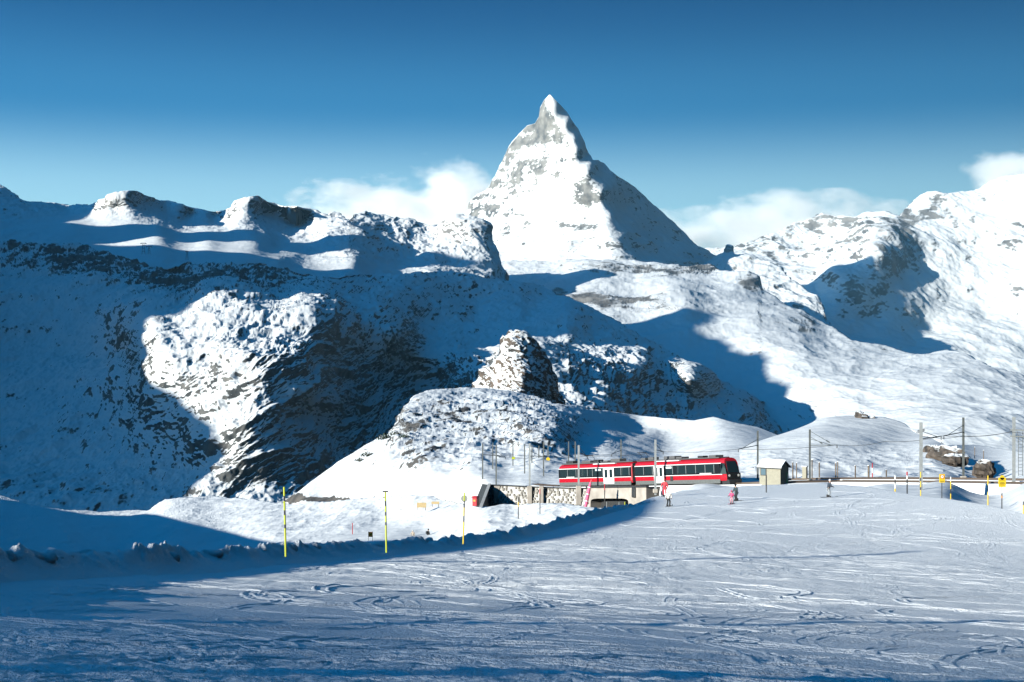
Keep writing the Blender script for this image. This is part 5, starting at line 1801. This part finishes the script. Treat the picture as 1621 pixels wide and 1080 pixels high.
def person(label, base, h, yaw, jacket, trousers, helmet, arms='forward', skis=True, poles=True, lean=0.12, ski_mat=None, crouch=0.06, pack=None, small=False):
    """A skier about h tall; local +y is the way the person faces."""
    root = thing('person', label, 'person', base, yaw)
    k = h / 1.75
    def S(x, y, z):
        return (x * k, y * k, z * k)
    cz = crouch
    hip = 0.93 - cz
    kn = 0.50 - cz * 0.4
    pel, ches, neck, head = (0, 0.0, hip), (0, lean, hip + 0.42), (0, lean + 0.03, hip + 0.56), (0, lean + 0.06, hip + 0.70)
    hands = {'forward': ((-0.26, 0.42, hip + 0.12), (0.26, 0.42, hip + 0.12)), 'down': ((-0.27, 0.12, hip - 0.02), (0.27, 0.12, hip - 0.02)), 'reach': ((-0.24, 0.35, hip + 0.22), (0.30, 0.28, hip + 0.02))}[arms]
    elbow = [(-0.30, 0.10 + lean * 0.5, hip + 0.20), (0.30, 0.10 + lean * 0.5, hip + 0.20)]
    sh = [(-0.19, lean, hip + 0.46), (0.19, lean, hip + 0.46)]
    ft = [(-0.13, 0.0, 0.10), (0.13, 0.0, 0.10)]
    kne = [(-0.12, 0.10 + cz * 0.6, kn), (0.12, 0.10 + cz * 0.6, kn)]
    # whole body in one surface (skin shows at the face), clothes over it
    vs = [pel, ches, neck, head, sh[0], elbow[0], hands[0], sh[1], elbow[1], hands[1], (-0.1, 0, hip - 0.05), kne[0], ft[0], (0.1, 0, hip - 0.05), kne[1], ft[1]]
    ed = [(0, 1), (1, 2), (2, 3), (1, 4), (4, 5), (5, 6), (1, 7), (7, 8), (8, 9), (0, 10), (10, 11), (11, 12), (0, 13), (13, 14), (14, 15)]
    rd = [0.12, 0.13, 0.055, 0.09, 0.06, 0.045, 0.04, 0.06, 0.045, 0.04, 0.08, 0.06, 0.045, 0.08, 0.06, 0.045]
    skin_chain('body', [S(*v) for v in vs], ed, [r * k for r in rd], M_skin, root)
    vs = [(0, 0, hip - 0.10), (0, lean * 0.5, hip + 0.18), ches, (0, lean + 0.02, hip + 0.52), sh[0], elbow[0], tuple(np.array(elbow[0]) * 0.15 + np.array(hands[0]) * 0.85), sh[1], elbow[1], tuple(np.array(elbow[1]) * 0.15 + np.array(hands[1]) * 0.85)]
    ed = [(0, 1), (1, 2), (2, 3), (2, 4), (4, 5), (5, 6), (2, 7), (7, 8), (8, 9)]
    rd = [0.175, 0.17, 0.18, 0.09, 0.10, 0.075, 0.06, 0.10, 0.075, 0.06]
    skin_chain('jacket', [S(*v) for v in vs], ed, [r * k for r in rd], jacket, root)
    vs = [(0, 0, hip), (-0.1, 0, hip - 0.08), kne[0], (ft[0][0], ft[0][1], 0.16), (0.1, 0, hip - 0.08), kne[1], (ft[1][0], ft[1][1], 0.16)]
    ed = [(0, 1), (1, 2), (2, 3), (0, 4), (4, 5), (5, 6)]
    rd = [0.14, 0.105, 0.085, 0.085, 0.105, 0.085, 0.085]
    skin_chain('trousers', [S(*v) for v in vs], ed, [r * k for r in rd], trousers, root)
    hd = Vector(S(*head))
    q = MB()
    q.ball(hd + Vector((0, -0.015 * k, 0.045 * k)), 0.125 * k, 12, 8, (0.92, 1.08, 0.95))
    q.build('helmet', helmet, root, True)
    q = MB()
    q.ball(hd + Vector((0, 0.075 * k, 0.03 * k)), 0.07 * k, 10, 6, (1.0, 0.7, 0.5))
    q.build('goggles', M_glass, root, True)
    q = MB()
    q.ball(hd + Vector((0, 0.105 * k, -0.02 * k)), 0.018 * k, 6, 5)
    q.build('nose', M_skin, root, True)
    for i, sg in enumerate((-1, 1)):
        q = MB()
        hv = Vector(S(*hands[i]))
        q.ball(hv, 0.05 * k, 8, 6, (0.8, 1.1, 0.8))
        for f in range(4):
            q.tube([hv + Vector(((f - 1.5) * 0.022, 0.03, 0.0)) * k, hv + Vector(((f - 1.5) * 0.024, 0.075 - 0.006 * abs(f - 1.5), -0.02)) * k, hv + Vector(((f - 1.5) * 0.022, 0.06, -0.06)) * k], 0.013 * k, 6)
        q.tube([hv + Vector((-sg * 0.03, 0.0, 0.01)) * k, hv + Vector((-sg * 0.06, 0.04, -0.01)) * k], 0.015 * k, 6)
        q.build('glove', M_black, root, True)
        q = MB()
        q.box(S(ft[i][0], 0.06, 0.09), (0.12 * k, 0.32 * k, 0.13 * k), bev=0.02)
        q.box(S(ft[i][0], -0.02, 0.20), (0.12 * k, 0.16 * k, 0.14 * k), bev=0.02)
        q.build('boot', M_black, root)
        if skis:
            q = MB()
            L_ = 0.85 * k
            vs = []
            for (yy, zz, ww) in ((-L_ * 0.9, 0.005, 0.045), (0, 0.0, 0.035), (L_ * 0.85, 0.005, 0.05), (L_ * 1.02, 0.05, 0.04), (L_ * 1.1, 0.11, 0.015)):
                for sx, dz in ((-ww, 0), (ww, 0), (ww, 0.02), (-ww, 0.02)):
                    vs.append((ft[i][0] * k + sx * k, yy, zz + dz))
            fs = [(3, 2, 1, 0), (16, 17, 18, 19)]
            for a in range(4):
                for b in range(4):
                    c = (b + 1) % 4
                    fs.append((a * 4 + b, a * 4 + c, a * 4 + 4 + c, a * 4 + 4 + b))
            q.add(vs, fs)
            q.build('ski', ski_mat or M_dark, root)
        if poles:
            q = MB()
            tip = hv + Vector((sg * 0.10 * k, -0.45 * k, -hv.z + 0.02))
            q.tube([hv + Vector((0, 0.02, 0.06 * k)), tip], 0.012, 6)
            q.ball(tip.lerp(hv, 0.06), 0.04, 8, 4, (1, 1, 0.3))
            q.build('ski_pole', M_steel, root)
    if pack:
        q = MB()
        q.box(S(0, lean * 0.6 - 0.24, hip + 0.30), (0.30 * k, 0.18 * k, 0.42 * k), bev=0.04)
        q.build('backpack', pack, root)
    return root

M_jk_blue = material('dark_blue_patterned_jacket', (0.045, 0.06, 0.085), 0.8, vary=0.6, vary_scale=9)
M_tr_grey = material('pale_grey_trousers', (0.30, 0.33, 0.36), 0.8, vary=0.5, vary_scale=8)
M_hm_white = material('white_helmet', (0.65, 0.62, 0.62), 0.4)
M_jk_pink = material('pink_ski_suit', (0.55, 0.08, 0.20), 0.8, vary=0.3, vary_scale=8)
M_tr_pink = material('pale_pink_trousers', (0.55, 0.30, 0.36), 0.8)
M_jk_navy = material('navy_jacket', (0.03, 0.05, 0.06), 0.8)
M_tr_navy = material('dark_trousers', (0.025, 0.03, 0.035), 0.8)
M_jk_red = material('red_jacket', (0.55, 0.05, 0.07), 0.8)
M_jk_white = material('white_jacket', (0.68, 0.66, 0.64), 0.8)
M_jk_tan = material('tan_jacket', (0.42, 0.36, 0.30), 0.8)

person('skier in a dark blue patterned jacket and white helmet on the crest of the slope', base_at('slope', 1311, 787.5), 1.80, math.radians(-80), M_jk_blue, M_tr_grey, M_hm_white, 'forward', lean=0.14, crouch=0.05)
person('adult in dark clothes skiing beside the child in pink', base_at('slope', 1166, 793), 1.66, math.radians(120), M_jk_navy, M_tr_navy, M_black, 'reach', lean=0.10, poles=False)
person('child in a pink ski suit beside the adult in dark clothes', base_at('slope', 1158.5, 798), 1.36, math.radians(150), M_jk_pink, M_tr_pink, M_jk_pink, 'forward', lean=0.06, crouch=0.10, poles=False, ski_mat=M_jk_pink)
person('person in a red jacket standing behind the skier with the white jacket', base_at('slope', 1052.5, 786), 1.95, math.radians(160), M_jk_red, M_jk_red, M_jk_red, 'down', lean=0.05, skis=True, pack=M_jk_pink)
person('skier in a white jacket and dark trousers in front of the train', base_at('slope', 1058, 802), 1.62, math.radians(-25), M_jk_white, M_tr_navy, M_jk_white, 'down', lean=0.10, crouch=0.10)
person('walker in black carrying skis on the road behind the snow bank', V(677.5, 856, 214), 1.80, math.radians(-60), M_tr_navy, M_tr_navy, M_black, 'down', skis=False, poles=True, lean=0.02, crouch=0.0, pack=M_tr_navy)
person('walker in a pale tan jacket on the road behind the snow bank', V(653.5, 857, 214), 1.70, math.radians(170), M_jk_tan, M_jk_tan, M_jk_white, 'down', skis=False, poles=False, lean=0.02, crouch=0.0)

# ------------------------------------------------------------------ lumps of snow on the bank
r = random.Random(12)
lump_meshes = []
for k in range(7):
    q = MB()
    q.ball((0, 0, 0), 1.0, 12, 8)
    P = np.array(q.v)
    d = fbm(P + 3.3 * k, 1.3, 3, 0.6, 200 + k)
    P = P * (1 + 0.45 * d[:, None]) * np.array((1.0, 0.85, 0.68))
    me = bpy.data.meshes.new('snow_lump')
    me.from_pydata([tuple(p) for p in P], [], q.f)
    me.polygons.foreach_set('use_smooth', [True] * len(q.f))
    me.materials.append(M_piste)
    lump_meshes.append(me)
cy = lambda x: float(poly([(-120, 900), (0, 889), (60, 886), (130, 884), (200, 886), (300, 884), (400, 875), (500, 868), (600, 866), (700, 858), (800, 846), (880, 830), (940, 812), (985, 804), (1040, 799)], x))
bank = tag(bpy.data.objects.new('snow_lumps', None), kind='structure')
COL.objects.link(bank)
for k in range(130):
    px_ = r.choice([r.uniform(0, 1000), r.uniform(280, 700), r.uniform(0, 120)])
    yb = float(poly([(-120, 940), (0, 926), (200, 916), (400, 902), (600, 886), (700, 877), (800, 862), (900, 838), (960, 820), (1040, 800)], px_))
    Y_ = float(slope_field(np.array([px_]), np.array([yb]))[0]) * 1.06 + 1.0
    c = V(px_, cy(px_) - r.uniform(-1, 3), Y_ + r.uniform(-0.5, 0.8))
    o = bpy.data.objects.new('snow_lump', r.choice(lump_meshes))
    COL.objects.link(o)
    o.parent = bank
    s = 0.10 + 0.32 * r.random() ** 2.2
    o.location = c
    o.scale = (s * r.uniform(.8, 1.5), s, s * r.uniform(.7, 1.1))
    o.rotation_euler = (0, 0, r.uniform(0, 6.28))

# ------------------------------------------------------------------ dwarf shrubs showing through the snow on the hill flank
M_leaf = material('dark_shrub_leaf', (0.035, 0.055, 0.03), 0.8, vary=0.4, vary_scale=3)
M_twig = material('shrub_twig', (0.06, 0.045, 0.035), 0.9)
def shrub(px_, py_, w, seed, lb):
    r = random.Random(seed)
    b = surf('rail_hill', px_, py_)
    root = thing('dwarf_shrub', lb, 'shrub', b, 0, 'dwarf shrubs on the hill flank')
    q = MB()
    for k in range(7):
        a = r.uniform(0, 6.28)
        q.tube([(0, 0, -0.3), (math.cos(a) * w * 0.3, math.sin(a) * w * 0.3, w * 0.25), (math.cos(a) * w * 0.6, math.sin(a) * w * 0.6, w * r.uniform(0.35, 0.6))], [0.06, 0.05, 0.02], 5)
    tag(q.build('stem', M_twig, root), kind='stuff')
    q = MB()
    for k in range(130):
        a, rr, hh = r.uniform(0, 6.28), w * r.random() ** 0.6, r.uniform(0.05, 0.75) * w
        c = Vector((math.cos(a) * rr, math.sin(a) * rr, hh * (1 - 0.6 * rr / w) + 0.05))
        s = w * r.uniform(0.06, 0.15)
        u = Vector((r.uniform(-1, 1), r.uniform(-1, 1), r.uniform(-1, 1))).normalized()
        v = u.orthogonal().normalized()
        q.add([c + u * s, c + v * s * 0.7, c - u * s, c - v * s * 0.7], [(0, 1, 2, 3)])
    tag(q.build('foliage', M_leaf, root), kind='stuff')
for k, (px_, py_, w, lb) in enumerate(((610, 698, 3.4, 'widest dark green dwarf shrub high on the sunlit left flank of the hill'), (624, 691, 2.4, 'dark green dwarf shrub just above the widest one on the hill flank'),
                                       (640, 697, 2.0, 'small dark green dwarf shrub farthest right on the hill flank'), (583, 724, 2.3, 'dark green dwarf shrub halfway down the left flank of the hill'), (571, 733, 1.8, 'lowest and smallest dwarf shrub near the edge of the hill flank'))):
    shrub(px_, py_, w, 50 + k, lb)

# ------------------------------------------------------------------ cloud behind the ridges, and the mountain air
def cloud(px0, px1, y0, y1, Y, depth, dens, seed, feather, scale):
    c = V((px0 + px1) / 2, (y0 + y1) / 2, Y)
    sx, sz = (px1 - px0) / F * Y, (y1 - y0) / F * Y
    q = MB()
    q.box((0, 0, 0), (sx, depth, sz))
    m = bpy.data.materials.new('cloud_vapour')
    m.use_nodes = True
    n, l = m.node_tree.nodes, m.node_tree.links
    n.clear()
    tc = n.new('ShaderNodeTexCoord')
    mp = n.new('ShaderNodeVectorMath')
    mp.operation = 'MULTIPLY_ADD'
    mp.inputs[1].default_value = (2, 2, 2)
    mp.inputs[2].default_value = (-1, -1, -1)
    l.new(tc.outputs['Generated'], mp.inputs[0])
    le = n.new('ShaderNodeVectorMath')
    le.operation = 'LENGTH'
    l.new(mp.outputs[0], le.inputs[0])
    ns = n.new('ShaderNodeTexNoise')
    ns.inputs['Scale'].default_value = 1.0 / scale
    ns.inputs['Detail'].default_value = 6
    ns.inputs['Roughness'].default_value = 0.6
    of = n.new('ShaderNodeVectorMath')
    of.operation = 'ADD'
    of.inputs[1].default_value = (seed * 1370.0, seed * 910.0, 0)
    l.new(tc.outputs['Object'], of.inputs[0])
    st = n.new('ShaderNodeVectorMath')
    st.operation = 'MULTIPLY'
    st.inputs[1].default_value = (0.6, 1.0, 1.15)
    l.new(of.outputs[0], st.inputs[0])
    l.new(st.outputs[0], ns.inputs['Vector'])
    # density: noise minus distance from the middle of the bank
    m1 = n.new('ShaderNodeMath')
    m1.operation = 'MULTIPLY_ADD'
    m1.inputs[1].default_value = -feather
    l.new(le.outputs['Value'], m1.inputs[0])
    m0 = n.new('ShaderNodeMath')
    m0.operation = 'MULTIPLY_ADD'
    m0.inputs[1].default_value = 2.6
    m0.inputs[2].default_value = -1.3 + 0.80 * feather
    l.new(ns.outputs['Fac'], m0.inputs[0])
    l.new(m0.outputs[0], m1.inputs[2])
    m2 = n.new('ShaderNodeMath')
    m2.operation = 'MAXIMUM'
    m2.inputs[1].default_value = 0.0
    l.new(m1.outputs[0], m2.inputs[0])
    m3 = n.new('ShaderNodeMath')
    m3.operation = 'MULTIPLY'
    m3.inputs[1].default_value = dens
    l.new(m2.outputs[0], m3.inputs[0])
    v = n.new('ShaderNodeVolumePrincipled')
    v.inputs['Color'].default_value = (0.99, 0.99, 0.99, 1)
    v.inputs['Anisotropy'].default_value = 0.0
    l.new(m3.outputs[0], v.inputs['Density'])
    o = n.new('ShaderNodeOutputMaterial')
    l.new(v.outputs[0], o.inputs['Volume'])
    ob = q.build('cloud', m)
    ob.location = c
    ob['kind'] = 'stuff'
    return ob

cloud(540, 930, 243, 470, 16200, 1200, 0.014, 1, 1.25, 380)
cloud(400, 760, 282, 440, 17600, 900, 0.012, 4, 1.3, 380)
cloud(960, 1540, 298, 490, 16400, 1200, 0.010, 2, 1.3, 480)
cloud(1520, 1760, 225, 360, 16400, 1200, 0.009, 3, 1.7, 380)

q = MB()
q.box((900, 6400, 780), (13500, 16300, 3000))
m = bpy.data.materials.new('mountain_air')
m.use_nodes = True
n, l = m.node_tree.nodes, m.node_tree.links
n.clear()
v = n.new('ShaderNodeVolumePrincipled')
v.inputs['Color'].default_value = (0.30, 0.70, 1.0, 1)
v.inputs['Density'].default_value = 0.8e-5
v.inputs['Anisotropy'].default_value = 0.0
o = n.new('ShaderNodeOutputMaterial')
l.new(v.outputs[0], o.inputs['Volume'])
hz = q.build('haze', m)
hz['kind'] = 'stuff'
